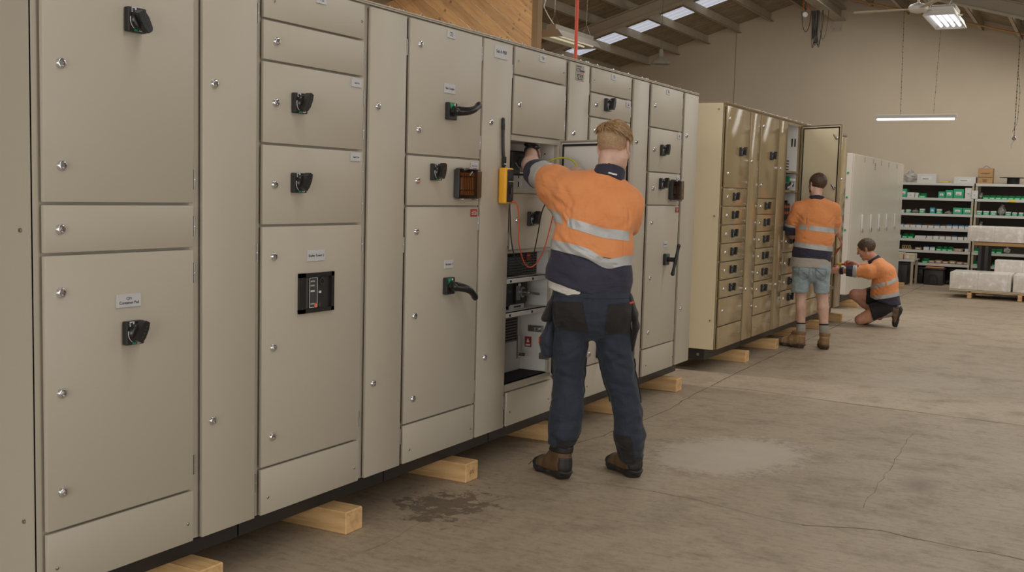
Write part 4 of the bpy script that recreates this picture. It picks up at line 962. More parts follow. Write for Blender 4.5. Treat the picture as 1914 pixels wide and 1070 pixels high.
def tub(label, x0, x1, y0, h=.36, lidm=None):
    t_ = thing('storage_tub', label, 'storage tub', (x0, y0, 0), 0, 'black storage tubs on the floor'); w = x1 - x0; d = .45
    b = MB(); b.box(.02, w - .02, .02, d - .02, 0, h, TUBM, .012, 2)
    b.tube([(w * .3, .012, .03), (w * .3, .012, h * .5), (w * .38, .012, h * .68), (w * .62, .012, h * .68), (w * .7, .012, h * .5), (w * .7, .012, .03)], .007, TUBM, 6); b.obj('bin', t_)
    b = MB(); b.box(0, w, 0, d, h, h + .03, TUBM, .01, 2); b.box(.03, w - .03, .03, d - .03, h + .03, h + .042, lidm or TUBM, .006); b.obj('lid', t_)
    return t_
tub('black storage tub beside the grey row, under the low rack', -.56, -.22, 19.63)
tub('black storage tub with an orange latch under the low rack', -.2, -.14 + .1, 20.22, .26)
tub('black storage tub in the middle, papers on its lid', -.03, .33, 19.95, .27, M('orange_sheet', (206, 130, 90), .6))
tub('black storage tub half hidden behind the wrapped crates', .37, .66, 20.25, .26)

# ------------------------------------------------------------------ wrapped crates and pallet
def crate_mat():
    t = NT('stretch_wrapped_board'); co = t.coord(); n = t.noise(co, 11, 6, .62)
    t.l(t.ramp(n, [(.3, lin((214, 206, 196))), (.55, lin((228, 222, 214))), (.66, lin((246, 245, 243)))]), t.b.inputs['Base Color'])
    t.b.inputs['Roughness'].default_value = .28; t.bump(n, .6, .015); return t.m
CR = crate_mat()
def crate(label, x0, x1, y0, y1, z0, z1):
    w = thing('wrapped_crate', label, 'crate', (x0, y0, z0), 0, 'stretch wrapped crates on the right')
    b = MB(); b.box(0, x1 - x0, 0, y1 - y0, 0, z1 - z0, CR, .015, 2); b.obj('wrapped_box', w)
    b = MB(); X_ = x1 - x0
    for q in range(int(X_ / .42)): b.box(.4 + q * .42, .402 + q * .42, -.0015, y1 - y0, .004, z1 - z0 + .0012, M('wrap_seam', (150, 138, 122), .4))
    b.obj('wrap_seams', w); return w
crate('long white wrapped crate at the front left on the pallet', .69, 1.55, 17.6, 18.3, .13, .395)
crate('second wrapped crate on the pallet, cut by the right edge of the photo', 1.575, 2.7, 17.6, 18.3, .13, .395)
crate('wrapped crate standing behind the two crates on the pallet', 1.25, 2.5, 18.31, 18.63, .0, .575)
crate('wrapped crate lying on the black steel stand', .80, 2.6, 18.6, 19.3, .84, 1.085)
pl = thing('pallet', 'low timber pallet carrying the two front wrapped crates', 'pallet', (.95, 17.62, 0))
b = MB()
for x in (.0, .7, 1.45): b.box(x, x + .06, .0, .7, 0, .09, TIMBER, .003)
b.obj('bearers', pl)
for q in range(4): b = MB(); b.box(0 if q else .05, 1.7, .0 + q * .19, .12 + q * .19, .09, .108, TIMBER, .002); b.obj('slat', pl)
b = MB(); b.box(-.26, 1.75, -.01, .7, .108, .13, M('pallet_board', (190, 176, 150), .6), .002); b.obj('deck', pl)
st = thing('steel_stand', 'black steel stand under the raised wrapped crate', 'stand', (.95, 18.65, 0))
b = MB(); b.box(0, 1.7, 0, .6, .80, .835, PLINTH); b.box(-.04, 1.7, -.02, 0, .78, .83, CARD); b.obj('top_frame', st)
for x in (.02, .12, 1.5):
    b = MB(); b.box(x, x + .05, .0, .05, 0, .8, PLINTH); b.obj('leg', st)
    b = MB(); b.box(x, x + .05, .55, .6, 0, .8, PLINTH); b.obj('leg', st)

# ------------------------------------------------------------------ light
W_ = bpy.data.worlds.new('World'); SC.world = W_; W_.use_nodes = True
bg = W_.node_tree.nodes['Background']; bg.inputs[0].default_value = (.80, .88, 1.0, 1); bg.inputs[1].default_value = .55
def area(name, loc, rot, sx, sy, e, col=(1, .96, .9), spread=180):
    l = bpy.data.lights.new(name, 'AREA'); l.shape = 'RECTANGLE'; l.size = sx; l.size_y = sy; l.energy = e; l.color = col; l.spread = R(spread)
    o = bpy.data.objects.new(name, l); COL.objects.link(o); o.location = loc; o.rotation_euler = rot; return o
EL = dict(a=305, b=165, c=150, d=50, v=190)
for nm, yy, e in (('bay1', 13.2, EL['a']), ('bay2', 7.9, EL['b']), ('bay3', 2.6, EL['c']), ('bay4', -2.7, EL['d'])):
    area('daylight_%s_right' % nm, (2.6, yy, roofz(2.6) - .22), (0, R(15.6), 0), 8.0, .6, e)  # added fill lights below the unseen roof strips
    if yy > 8.5: area('daylight_%s_left' % nm, (-5.2, yy, roofz(-5.2) - .22), (0, R(-16.7), 0), 5.2, .6, e * .35)
area('daylight_side_door', (XR - .1, 4.0, 1.6), (0, R(90), 0), 2.8, 5.0, 230, (.95, .97, 1.0))  # added fill; the right wall has no door here
area('daylight_bay2_left', (-5.2, 7.9, roofz(-5.2) - .22), (0, R(-16.7), 0), 5.2, .6, 260)  # added fill to brighten the pine boards
area('daylight_bay3_left', (-5.2, 2.6, roofz(-5.2) - .22), (0, R(-16.7), 0), 5.2, .6, 160)  # added fill from the left for faces turned to the camera
area('daylight_far_right', (1.9, 18.5, roofz(1.9) - .3), (0, R(15.6), 0), 6.5, .6, EL['v'])
area('daylight_roller_door', (2.5, YF + .1, 1.6), (R(90), 0, R(180) * 0), 7.5, 3.0, 720, (1., .97, .93))  # added frontal fill at an invented opening behind the camera

# ------------------------------------------------------------------ camera
PITCH, ROLL, YAW = 0.08760236, 0.02690613, 0.50260228
def rd(x, u, f=1.):
    c, s = math.cos(ROLL), math.sin(ROLL); x, u = c * x - s * u, s * x + c * u
    c, s = math.cos(PITCH), math.sin(PITCH); f, u = c * f + s * u, -s * f + c * u
    c, s = math.cos(YAW), math.sin(YAW); return Vector((c * x - s * f, s * x + c * f, u))
rx, up, fw = rd(1, 0, 0), rd(0, 1, 0), rd(0, 0, 1)
cd = bpy.data.cameras.new('Camera'); cam = bpy.data.objects.new('Camera', cd); COL.objects.link(cam)
cam.matrix_world = Matrix(((rx.x, up.x, -fw.x, 2.7024), (rx.y, up.y, -fw.y, 0), (rx.z, up.z, -fw.z, 1.43), (0, 0, 0, 1)))
cd.sensor_width = 36; cd.sensor_fit = 'HORIZONTAL'; cd.lens = 2000 / 1914 * 36; cd.clip_start = .05; cd.clip_end = 200
SC.camera = cam
vs = SC.view_settings; vs.view_transform = 'Standard'; vs.look = 'None'; vs.gamma = 1; vs.use_curve_mapping = False; vs.exposure = -1.0
# ------------------------------------------------------------------ implicit surfaces for people and clothes
def V(*a): return np.array(a, float)
class Field:
    def __init__(s, lo, hi, h):
        s.lo = np.array(lo, float); s.h = h; s.n = np.ceil((np.array(hi) - s.lo) / h).astype(int) + 1
        s.ax = [(s.lo[i] + h * np.arange(s.n[i])).astype(np.float32) for i in range(3)]
        s.F = np.full(s.n, .2, np.float32)
    def sl(s, lo, hi):
        a = np.clip(np.floor((np.array(lo) - s.lo) / s.h).astype(int), 0, s.n); b = np.clip(np.ceil((np.array(hi) - s.lo) / s.h).astype(int) + 1, 0, s.n)
        return tuple(slice(int(x), int(y)) for x, y in zip(a, b))
    def grid(s, sl):
        return s.ax[0][sl[0]][:, None, None], s.ax[1][sl[1]][None, :, None], s.ax[2][sl[2]][None, None, :]
    def put(s, sl, d, k, op='u'):
        f = s.F[sl]
        if f.size == 0: return
        if op == 'u':
            if k > 0:
                hh = np.clip(.5 + .5 * (f - d) / k, 0, 1); s.F[sl] = f * (1 - hh) + d * hh - k * hh * (1 - hh)
            else: s.F[sl] = np.minimum(f, d)
        elif op == 's': 
            if k > 0:
                d = -d; hh = np.clip(.5 - .5 * (f - d) / k, 0, 1); s.F[sl] = f * (1 - hh) + d * hh + k * hh * (1 - hh)
            else: s.F[sl] = np.maximum(f, -d)
    def cap(s, p0, p1, r0, r1, side=(1, 0, 0), k=.02, op='u'):
        """tapered capsule; r = scalar or (half width along side, half depth)"""
        p0, p1 = np.array(p0, float), np.array(p1, float)
        w0, d0 = (r0, r0) if np.isscalar(r0) else r0; w1, d1 = (r1, r1) if np.isscalar(r1) else r1
        m = max(w0, d0, w1, d1) + .05
        sl = s.sl(np.minimum(p0, p1) - m, np.maximum(p0, p1) + m); x, y, z = s.grid(sl)
        ax = p1 - p0; L = np.linalg.norm(ax)
        ax = ax / L if L > 1e-6 else V(0, 0, 1)
        sd = np.array(side, float); sd = sd - ax * (sd @ ax)
        if np.linalg.norm(sd) < 1e-4: sd = np.cross(ax, V(0, 1, .01))
        sd /= np.linalg.norm(sd); dp = np.cross(ax, sd)
        qx, qy, qz = x - p0[0], y - p0[1], z - p0[2]
        t = qx * ax[0] + qy * ax[1] + qz * ax[2]; u = qx * sd[0] + qy * sd[1] + qz * sd[2]; v = qx * dp[0] + qy * dp[1] + qz * dp[2]
        tt = np.clip(t / max(L, 1e-6), 0, 1); ex = t - tt * L
        w = w0 + (w1 - w0) * tt; d = d0 + (d1 - d0) * tt; mn = np.minimum(w, d)
        q = np.sqrt((u / w) ** 2 + (v / d) ** 2 + (ex / mn) ** 2)
        s.put(sl, ((q - 1) * mn).astype(np.float32), k, op)
    def chain(s, pts, side=(1, 0, 0), k=.02):
        for (p, r), (q, t) in zip(pts, pts[1:]): s.cap(p, q, r, t, side, k)
    def ell(s, c, r, fr=None, k=.02, op='u'):
        c = np.array(c, float); r = np.array(r, float); fr = np.eye(3) if fr is None else np.array(fr)
        m = r.max() + .05; sl = s.sl(c - m, c + m); x, y, z = s.grid(sl); x, y, z = x - c[0], y - c[1], z - c[2]
        q = [(x * fr[i][0] + y * fr[i][1] + z * fr[i][2]) / r[i] for i in range(3)]
        q = np.sqrt(q[0] ** 2 + q[1] ** 2 + q[2] ** 2); s.put(sl, ((q - 1) * r.min()).astype(np.float32), k, op)
    def rbox(s, c, hs, fr=None, rad=.01, k=.01, op='u'):
        c = np.array(c, float); fr = np.eye(3) if fr is None else np.array(fr); m = max(hs) * 1.8 + .05
        sl = s.sl(c - m, c + m); x, y, z = s.grid(sl); x, y, z = x - c[0], y - c[1], z - c[2]
        q = [np.abs(x * fr[i][0] + y * fr[i][1] + z * fr[i][2]) - (hs[i] - rad) for i in range(3)]
        o = np.sqrt(sum(np.maximum(a, 0) ** 2 for a in q)) + np.minimum(np.maximum(np.maximum(q[0], q[1]), q[2]), 0) - rad
        s.put(sl, o.astype(np.float32), k, op)
    def clip(s, fn):
        """keep where fn(x,y,z) <= 0"""
        x, y, z = s.grid((slice(None),) * 3); s.F = np.maximum(s.F, fn(x, y, z).astype(np.float32)); return s
    def copy(s, off=0., lo=None, hi=None):
        g = Field.__new__(Field); g.h = s.h
        if lo is None: g.lo, g.n, g.ax, g.F = s.lo, s.n, s.ax, s.F - np.float32(off); return g
        sl = s.sl(lo, hi); g.ax = [s.ax[i][sl[i]] for i in range(3)]; g.lo = np.array([a[0] for a in g.ax]); g.F = s.F[sl] - np.float32(off); g.n = np.array(g.F.shape); return g
    def mesh(s, name, smooth=2, disp=None):
        F = s.F; ins = F < 0
        c = [ins[i:F.shape[0] - 1 + i, j:F.shape[1] - 1 + j, k:F.shape[2] - 1 + k] for i in (0, 1) for j in (0, 1) for k in (0, 1)]
        cnt = sum(a.astype(np.int8) for a in c); idx = np.argwhere((cnt > 0) & (cnt < 8))
        vid = np.full(cnt.shape, -1, np.int32); vid[tuple(idx.T)] = np.arange(len(idx))
        I, J, K = idx.T; offs = np.array([(i, j, k) for i in (0, 1) for j in (0, 1) for k in (0, 1)])
        vals = np.stack([F[I + o[0], J + o[1], K + o[2]] for o in offs], 1); P = np.zeros((len(idx), 3)); N = np.zeros(len(idx))
        for a in range(8):
            for b_ in range(a + 1, 8):
                if np.abs(offs[a] - offs[b_]).sum() != 1: continue
                va, vb = vals[:, a], vals[:, b_]; m = (va < 0) != (vb < 0); t = np.where(m, va / np.where(m, va - vb, 1), 0)
                P += m[:, None] * (offs[a] + t[:, None] * (offs[b_] - offs[a])); N += m
        P = P / N[:, None] + idx; P = s.lo + P * s.h
        Q = []
        for ax in range(3):
            A = ins; sh = list(A.shape); a0 = [slice(0, n) for n in sh]; a1 = [slice(0, n) for n in sh]; a0[ax] = slice(0, sh[ax] - 1); a1[ax] = slice(1, sh[ax])
            e = np.argwhere(A[tuple(a0)] != A[tuple(a1)])
            o1, o2 = [(ax + 1) % 3, (ax + 2) % 3]
            ok = (e[:, o1] > 0) & (e[:, o2] > 0) & (e[:, o1] < sh[o1] - 1) & (e[:, o2] < sh[o2] - 1); e = e[ok]
            if not len(e): continue
            u, w = np.zeros(3, int), np.zeros(3, int); u[o1] = 1; w[o2] = 1
            q = np.stack([vid[tuple(e.T)], vid[tuple((e - u).T)], vid[tuple((e - u - w).T)], vid[tuple((e - w).T)]], 1)
            inside = ins[tuple(e.T)]; q[inside] = q[inside][:, ::-1]; Q.append(q)
        if not Q: return bpy.data.meshes.new(name)
        Q = np.concatenate(Q); Q = Q[(Q >= 0).all(1)][:, ::-1]
        ed = np.concatenate([Q[:, [0, 1]], Q[:, [1, 2]], Q[:, [2, 3]], Q[:, [3, 0]]]); ed = np.concatenate([ed, ed[:, ::-1]])
        deg = np.bincount(ed[:, 0], minlength=len(P)).clip(1)[:, None]
        for it in range(smooth):
            S = np.stack([np.bincount(ed[:, 0], P[ed[:, 1], i], len(P)) for i in range(3)], 1) / deg; P = P + (.6 if it % 2 == 0 else -.45 if smooth > 3 else .3) * (S - P)
        if disp is not None:
            a, b_, c_ = P[Q[:, 0]], P[Q[:, 1]], P[Q[:, 2]]; fn = np.cross(P[Q[:, 2]] - a, P[Q[:, 3]] - b_); Nn = np.zeros_like(P)
            for j in range(4):
                for i in range(3): Nn[:, i] += np.bincount(Q[:, j], fn[:, i], len(P))
            Nn /= np.linalg.norm(Nn, axis=1)[:, None] + 1e-9
            P = P + Nn * disp(P, Nn)[:, None]
        me = bpy.data.meshes.new(name); me.vertices.add(len(P)); me.vertices.foreach_set('co', P.astype(np.float32).ravel())
        me.loops.add(len(Q) * 4); me.loops.foreach_set('vertex_index', Q.astype(np.int32).ravel())
        me.polygons.add(len(Q)); me.polygons.foreach_set('loop_start', np.arange(0, len(Q) * 4, 4, dtype=np.int32)); me.polygons.foreach_set('use_smooth', [True] * len(Q))
        me.update(calc_edges=True); return me
def fobj(F, name, parent, mat, smooth=2, disp=None, **kw):
    me = F.mesh(name, smooth, disp); me.materials.append(mat); return inst(me, name, parent, **kw)
def folds(lst, noise_amp=.0, sc=(9, 9, 4), seed=0, ridge=0.):
    """crease lines [(p, q, width, depth)] plus soft anisotropic cloth noise"""
    def f(P, N):
        d = np.zeros(len(P))
        for p, q, w, a in lst:
            p, q = np.array(p, float), np.array(q, float); ax = q - p; L2 = ax @ ax; t = np.clip(((P - p) @ ax) / L2, 0, 1)
            c = p + t[:, None] * ax; r = np.linalg.norm(P - c, axis=1); fade = np.sin(np.pi * np.clip(t, .04, .96)) ** .5
            d += -a * np.exp(-(r / w) ** 2) * fade + .28 * a * np.exp(-((r - 2.0 * w) / w) ** 2) * fade
        if noise_amp:
            s = Vector(sc); o = Vector((seed * 3.1, seed * 1.3, seed)); nz = noise.noise
            n = np.array([nz(Vector((p[0] * sc[0], p[1] * sc[1], p[2] * sc[2])) + o) for p in P]); d += noise_amp * n
            if ridge: d += ridge * (1 - 2 * np.abs(np.array([nz(Vector((p[0] * sc[0] * 1.7 + p[2] * 5, p[1] * sc[1] * 1.7, p[2] * sc[2] * 2.4 - p[0] * 6)) + o) for p in P])))
        return d
    return f
def cut(me, name, parent, mat, planes, warp=None, off=.0025, thick=.002, **kw):
    """a sewn-on piece cut out of the garment's own surface; planes keep the side where (p - co).no <= 0"""
    bm = bmesh.new(); bm.from_mesh(me)
    if warp:
        for v in bm.verts: v.co.z -= warp(v.co.x, v.co.y)
    for co, no in planes: bmesh.ops.bisect_plane(bm, geom=bm.verts[:] + bm.edges[:] + bm.faces[:], dist=1e-6, plane_co=co, plane_no=no, clear_outer=True)
    if warp:
        for v in bm.verts: v.co.z += warp(v.co.x, v.co.y)
    bm.normal_update(); ns = [(v, v.normal.copy()) for v in bm.verts]
    for v, n in ns: v.co += n * off
    r = bmesh.ops.extrude_face_region(bm, geom=bm.faces[:]); vs_ = [e for e in r['geom'] if isinstance(e, bmesh.types.BMVert)]
    bm.normal_update()
    for v, n in ns: v.co -= n * (off + thick)
    bmesh.ops.recalc_face_normals(bm, faces=bm.faces[:])
    m2 = bpy.data.meshes.new(name); bm.to_mesh(m2); bm.free(); m2.materials.clear(); m2.materials.append(mat)
    m2.polygons.foreach_set('use_smooth', [True] * len(m2.polygons)); m2.set_sharp_from_angle(angle=R(50)); return inst(m2, name, parent, **kw)
# people materials
def skin(name, rgb):
    t = NT(name); co = t.coord(); c = lin(rgb); n = t.noise(co, 28, 4)
    t.l(t.ramp(n, [(.3, lin((rgb[0] - 12, rgb[1] - 14, rgb[2] - 12))), (.7, lin((min(255, rgb[0] + 8), rgb[1] + 6, rgb[2] + 4)))]), t.b.inputs['Base Color'])
    t.b.inputs['Roughness'].default_value = .5; t.b.inputs['Subsurface Weight'].default_value = .12; t.b.inputs['Subsurface Radius'].default_value = (.012, .005, .003); t.b.inputs['Subsurface Scale'].default_value = .6
    t.bump(t.noise(co, 260, 2), .15, .001); return t.m
def wrinkle(t, wv, amt=.006):
    def rid(sc, loc, rot):
        tc = t.n('ShaderNodeTexCoord'); mp = t.n('ShaderNodeMapping'); mp.inputs['Scale'].default_value = sc; mp.inputs['Location'].default_value = loc; mp.inputs['Rotation'].default_value = rot
        t.l(tc.outputs['Object'], mp.inputs[0]); o = t.n('ShaderNodeTexNoise'); o.inputs['Scale'].default_value = 1.; o.inputs['Detail'].default_value = 2.5; o.inputs['Distortion'].default_value = .9; t.l(mp.outputs[0], o.inputs['Vector'])
        return t.math('SUBTRACT', 1., t.math('MULTIPLY', t.math('ABSOLUTE', t.math('SUBTRACT', o.outputs['Fac'], .5)), 9.), True)
    h = t.math('ADD', rid((5, 5, 12), (0, 0, 0), (0, .5, 0)), t.math('MULTIPLY', rid((10, 10, 5), (3, 1, 2), (0, -.6, .3)), .7))
    h = t.math('ADD', h, t.math('MULTIPLY', t.noise(t.coord(), wv, 2), .05)); o = t.n('ShaderNodeBump'); o.invert = True
    o.inputs['Strength'].default_value = .3; o.inputs['Distance'].default_value = amt; t.l(h, o.inputs['Height']); t.l(o.outputs[0], t.b.inputs['Normal'])
def cloth(name, rgb, v=.08, wv=900, rough=.85):
    t = NT(name); co = t.coord(); c = lin(rgb); n = t.noise(co, 9, 5)
    t.l(t.ramp(n, [(.3, tuple(x * (1 - v) for x in c[:3]) + (1,)), (.7, tuple(min(1, x * (1 + v)) for x in c[:3]) + (1,))]), t.b.inputs['Base Color'])
    t.b.inputs['Roughness'].default_value = rough; t.b.inputs['Sheen Weight'].default_value = .08; wrinkle(t, wv); return t.m
def two_tone(name, split, tilt=(0, 0)):
    """work shirt: orange above, navy below the line z = split + tilt.(x, y)"""
    t = NT(name); tc = t.n('ShaderNodeTexCoord'); sp = t.n('ShaderNodeSeparateXYZ'); t.l(tc.outputs['Object'], sp.inputs[0])
    h = t.math('SUBTRACT', sp.outputs[2], t.math('ADD', t.math('MULTIPLY', sp.outputs[0], tilt[0]), t.math('ADD', t.math('MULTIPLY', sp.outputs[1], tilt[1]), split)))
    g = t.math('GREATER_THAN', h, 0.); co = t.coord(); n = t.noise(co, 9, 5)
    o = t.ramp(n, [(.3, lin((220, 140, 84))), (.7, lin((228, 150, 94)))]); nv = t.ramp(n, [(.3, lin((42, 40, 56))), (.7, lin((52, 50, 68)))])
    t.l(t.mix(g, nv, o), t.b.inputs['Base Color']); t.b.inputs['Roughness'].default_value = .82; t.b.inputs['Sheen Weight'].default_value = .1; wrinkle(t, 900); return t.m
NAVY = cloth('navy_drill', (46, 44, 60)); REFL = M('reflective_tape', (178, 178, 176), .42, .15, .04, 60, .1, 500)
DENIM = cloth('dark_denim', (38, 45, 58), .16); BLKC = cloth('black_canvas', (30, 27, 26)); LDEN = cloth('faded_denim', (146, 160, 164), .16); SOCK = cloth('grey_marl_sock', (150, 146, 138), .14, 300); TSH = cloth('grey_tshirt', (166, 158, 148), .06); WHT = cloth('white_undershirt', (205, 200, 192))
BOOTB = M('brown_leather', (98, 74, 52), .5, 0, .16, 25, .25, 200); BOOTT = M('tan_suede', (164, 134, 96), .75, 0, .12, 30, .3, 300); SOLE = M('black_rubber_sole', (38, 35, 33), .55); SOLET = M('brown_rubber_sole', (80, 66, 52), .6); BOOTD = M('dark_leather', (60, 48, 42), .5)
SKIN1 = skin('fair_skin', (208, 172, 152)); SKIN3 = skin('tanned_skin', (196, 146, 120))
HAIRB = M('blond_hair', (168, 134, 92), .45, 0, .22, 60); HAIRL = M('blond_hair_light', (192, 160, 116), .4, 0, .2, 60); HAIRD = M('blond_hair_shadow', (128, 98, 62), .5, 0, .2, 60)  # three blond tones, mixed at random over the locks
HAIRK = M('dark_brown_hair', (76, 57, 43), .5, 0, .2, 60)
def stubm():
    t = NT('short_clipped_hair'); tc = t.n('ShaderNodeTexCoord'); sp = t.n('ShaderNodeSeparateXYZ'); t.l(tc.outputs['Object'], sp.inputs[0])
    n = t.noise(t.coord(), 60, 4, .7); h = t.math('ADD', sp.outputs[2], t.math('MULTIPLY', t.math('SUBTRACT', n, .5), .04))
    h = t.math('MULTIPLY', t.math('SUBTRACT', h, 1.618), 16.); n2 = t.noise(t.coord(), 140, 3)
    hr = t.ramp(n2, [(.3, lin((148, 119, 88))), (.7, lin((176, 146, 112)))]); t.l(t.mix(t.math('MAXIMUM', t.math('MINIMUM', h, 1.), 0.), lin((206, 162, 140)), hr), t.b.inputs['Base Color'])
    t.b.inputs['Roughness'].default_value = .75; t.bump(t.noise(t.coord(), 400, 2), .5, .002); return t.m
STUB = stubm()
def frame(fwd, up=(0, 0, 1)):
    f = np.array(fwd, float); f /= np.linalg.norm(f); u = np.array(up, float); r = np.cross(f, u); r /= np.linalg.norm(r); u = np.cross(r, f); return np.array([r, f, u])
TANP = M('tan_leather_panel', (138, 106, 74), .6, 0, .1, 30)
def head(F, c, fwd, up=(0, 0, 1), s=1.):
    """c = centre of the skull (between the ears)"""
    fr = frame(fwd, up); c = np.array(c, float); g = lambda a, b, z: c + (a * fr[0] + b * fr[1] + z * fr[2]) * s
    F.ell(g(0, -.008, .03), np.array((.074, .092, .084)) * s, fr, .02)
    F.ell(g(0, .03, -.02), np.array((.062, .062, .085)) * s, fr, .02)
    F.cap(g(0, .05, -.085), g(0, .068, -.10), (.042 * s, .03 * s), (.024 * s, .018 * s), fr[0], .025)
    for q in (-1, 1):
        F.cap(g(q * .055, .01, -.055), g(q * .022, .062, -.098), .022 * s, .018 * s, fr[0], .02)
        F.ell(g(q * .038, .075, -.018), np.array((.024, .018, .02)) * s, fr, .015)
        F.ell(g(q * .031, .098, .014), np.array((.017, .014, .012)) * s, fr, .008, 's')
        F.ell(g(q * .031, .083, .013), np.array((.0135, .0135, .0125)) * s, fr, .003)
        # ears
        er = frame(fr[1] * .35 * -1 + fr[0] * q, fr[2])
        F.ell(g(q * .079, -.004, .0), np.array((.017, .006, .032)) * s, np.array([fr[1] * .93 - fr[0] * q * .36, fr[0] * q * .93 + fr[1] * .36, fr[2]]), .006)
        F.ell(g(q * .088, .004, .004), np.array((.009, .006, .019)) * s, np.array([fr[1] * .93 - fr[0] * q * .36, fr[0] * q * .93 + fr[1] * .36, fr[2]]), .004, 's')
        F.ell(g(q * .074, .004, -.027), np.array((.008, .005, .01)) * s, fr, .005)
    F.cap(g(-.03, .088, .034), g(.03, .088, .034), .011 * s, .011 * s, fr[2], .012)
    F.cap(g(0, .088, .018), g(0, .112, -.022), .008 * s, .0125 * s, fr[0], .01)
    for q in (-1, 1): F.ell(g(q * .012, .102, -.027), np.array((.0085, .01, .007)) * s, fr, .006)
    F.cap(g(-.018, .088, -.053), g(.018, .088, -.053), (.006 * s, .009 * s), (.006 * s, .009 * s), fr[2], .006)
    F.cap(g(-.016, .086, -.066), g(.016, .086, -.066), (.007 * s, .009 * s), (.007 * s, .009 * s), fr[2], .006)
    F.cap(g(-.022, .097, -.0595), g(.022, .097, -.0595), .0022 * s, .0022 * s, fr[0], .003, 's')
    return fr, g
def hand(F, w, d, pn, side, curl=(.3, .45, .3), spread=.10, s=1., thumb=.5, k=.006):
    """w wrist, d palm direction, pn palm normal (the way the fingers curl), side = +1/-1 where the thumb sits along cross(d, pn)"""
    d = np.array(d, float); d /= np.linalg.norm(d); pn = np.array(pn, float); pn -= d * (pn @ d); pn /= np.linalg.norm(pn); lat = np.cross(d, pn) * side; w = np.array(w, float)
    F.cap(w - d * .01 * s, w + d * .045 * s, (.028 * s, .021 * s), (.038 * s, .016 * s), lat, .015)
    F.cap(w + d * .045 * s, w + d * .082 * s, (.039 * s, .015 * s), (.041 * s, .0135 * s), lat, .012)
    for i, (o, L) in enumerate(((.029, .078), (.010, .086), (-.010, .080), (-.028, .064))):
        p = w + (d * .086 + lat * o) * s; a = 0.; dirn = d + lat * (spread * (o / .03)); dirn /= np.linalg.norm(dirn)
        for j, (fr_, r) in enumerate(((.45, .0092), (.31, .0082), (.24, .0074))):
            a += curl[j] * (1 + .12 * i); v = dirn * math.cos(a) + pn * math.sin(a); q = p + v * (L * fr_) * s; F.cap(p, q, r * s, (r - .0008) * s, lat, k if j == 0 else .003); p = q
    p = w + (d * .022 + lat * .028 + pn * .006) * s; v = d * .62 + lat * .72 + pn * thumb; v /= np.linalg.norm(v)
    q = p + v * .042 * s; F.cap(p, q, .014 * s, .0105 * s, lat, .01); v = d * .85 + lat * .3 + pn * thumb * 1.2; v /= np.linalg.norm(v); r_ = q + v * .03 * s; F.cap(q, r_, .0100 * s, .0092 * s, lat, .004)
    v = d * .8 + lat * .05 + pn * thumb * 1.5; v /= np.linalg.norm(v); F.cap(r_, r_ + v * .024 * s, .0092 * s, .0078 * s, lat, .004)
def boot_meshes(up_m, sole_m, dark_m, toe_m, shaft=.15, nm='boot'):
    """forward = +y, heel at the origin"""
    F = Field((-.08, -.08, -.01), (.08, .29, shaft + .05), .0045)
    F.chain([((0, .005, .06), (.037, .043)), ((0, .09, .06), (.042, .05)), ((0, .17, .047), (.047, .036)), ((0, .215, .040), (.044, .028))], k=.02)
    F.cap((0, .018, .07), (0, .012, shaft), (.043, .052), (.049, .058), (1, 0, 0), .03)
    F.cap((0, .10, .085), (0, .055, shaft - .01), (.033, .028), (.036, .03), (1, 0, 0), .03)
    shell = F.copy(0); F.clip(lambda x, y, z: (z - shaft - .012 * np.sin(y * 30) + 0 * x)); F.cap((0, .012, shaft - .03), (0, .012, shaft + .04), (.037, .044), (.037, .044), (1, 0, 0), .004, 's')
    F.clip(lambda x, y, z: .02 - z + 0 * x + 0 * y)
    dsp = folds([((-.05, .12, .085), (.05, .12, .085), .008, .003), ((-.05, .10, .10), (.05, .10, .10), .008, .003), ((-.06, -.05, .105), (.06, -.05, .105), .006, .002), ((-.06, .05, shaft - .03), (-.05, -.06, shaft - .035), .006, .003), ((.06, .05, shaft - .03), (.05, -.06, shaft - .035), .006, .003)], .0016, (30, 30, 30))
    up = F.mesh(nm + '_upper', 2, dsp); up.materials.append(up_m)
    S = Field((-.08, -.08, -.02), (.08, .29, .08), .0045)
    S.chain([((0, .0, .018), (.043, .030)), ((0, .09, .022), (.042, .02)), ((0, .17, .020), (.051, .030)), ((0, .212, .020), (.047, .030))], k=.02)
    S.ell((0, -.004, .04), (.044, .052, .026), k=.015); S.clip(lambda x, y, z: -z + 0 * x + 0 * y); S.ell((0, .09, -.005), (.08, .035, .016), k=.008, op='s')
    S.clip(lambda x, y, z: z - (.034 + .014 * np.exp(-((y + .02) / .04) ** 2) + .010 * np.exp(-((y - .2) / .04) ** 2)) + 0 * x)
    sole = S.mesh(nm + '_sole', 1); sole.materials.append(sole_m)
    def patch(off, fn, m, n2):
        P = shell.copy(off); P.clip(fn); me = P.mesh(nm + '_' + n2, 1); me.materials.append(m); return me
    toe = patch(.003, lambda x, y, z: np.maximum(.178 + .25 * (z - .05) - y, .02 - z) + 0 * x, toe_m, 'toe_cap')
    heel = patch(.003, lambda x, y, z: np.maximum(np.maximum(y - (-.012 + 0 * z), z - .115), .03 - z) + 0 * x, dark_m, 'heel_counter')
    coll = patch(.004, lambda x, y, z: np.maximum(np.maximum(z - shaft - .006, (shaft - .028) - z), 0 * y - 1) + 0 * x, dark_m, 'padded_collar')
    lc = MB()
    for q in range(5):
        t = q / 4; y = .145 - .07 * t; z = .064 + (shaft - .080) * t; w = .026
        lc.tube([(-w, y, z), (0, y + .012, z + .008), (w, y, z)], .0028, dark_m, 5)
    lace = lc.mesh(nm + '_laces')
    return dict(upper=up, sole=sole, toe_cap=toe, heel_counter=heel, padded_collar=coll, laces=lace)
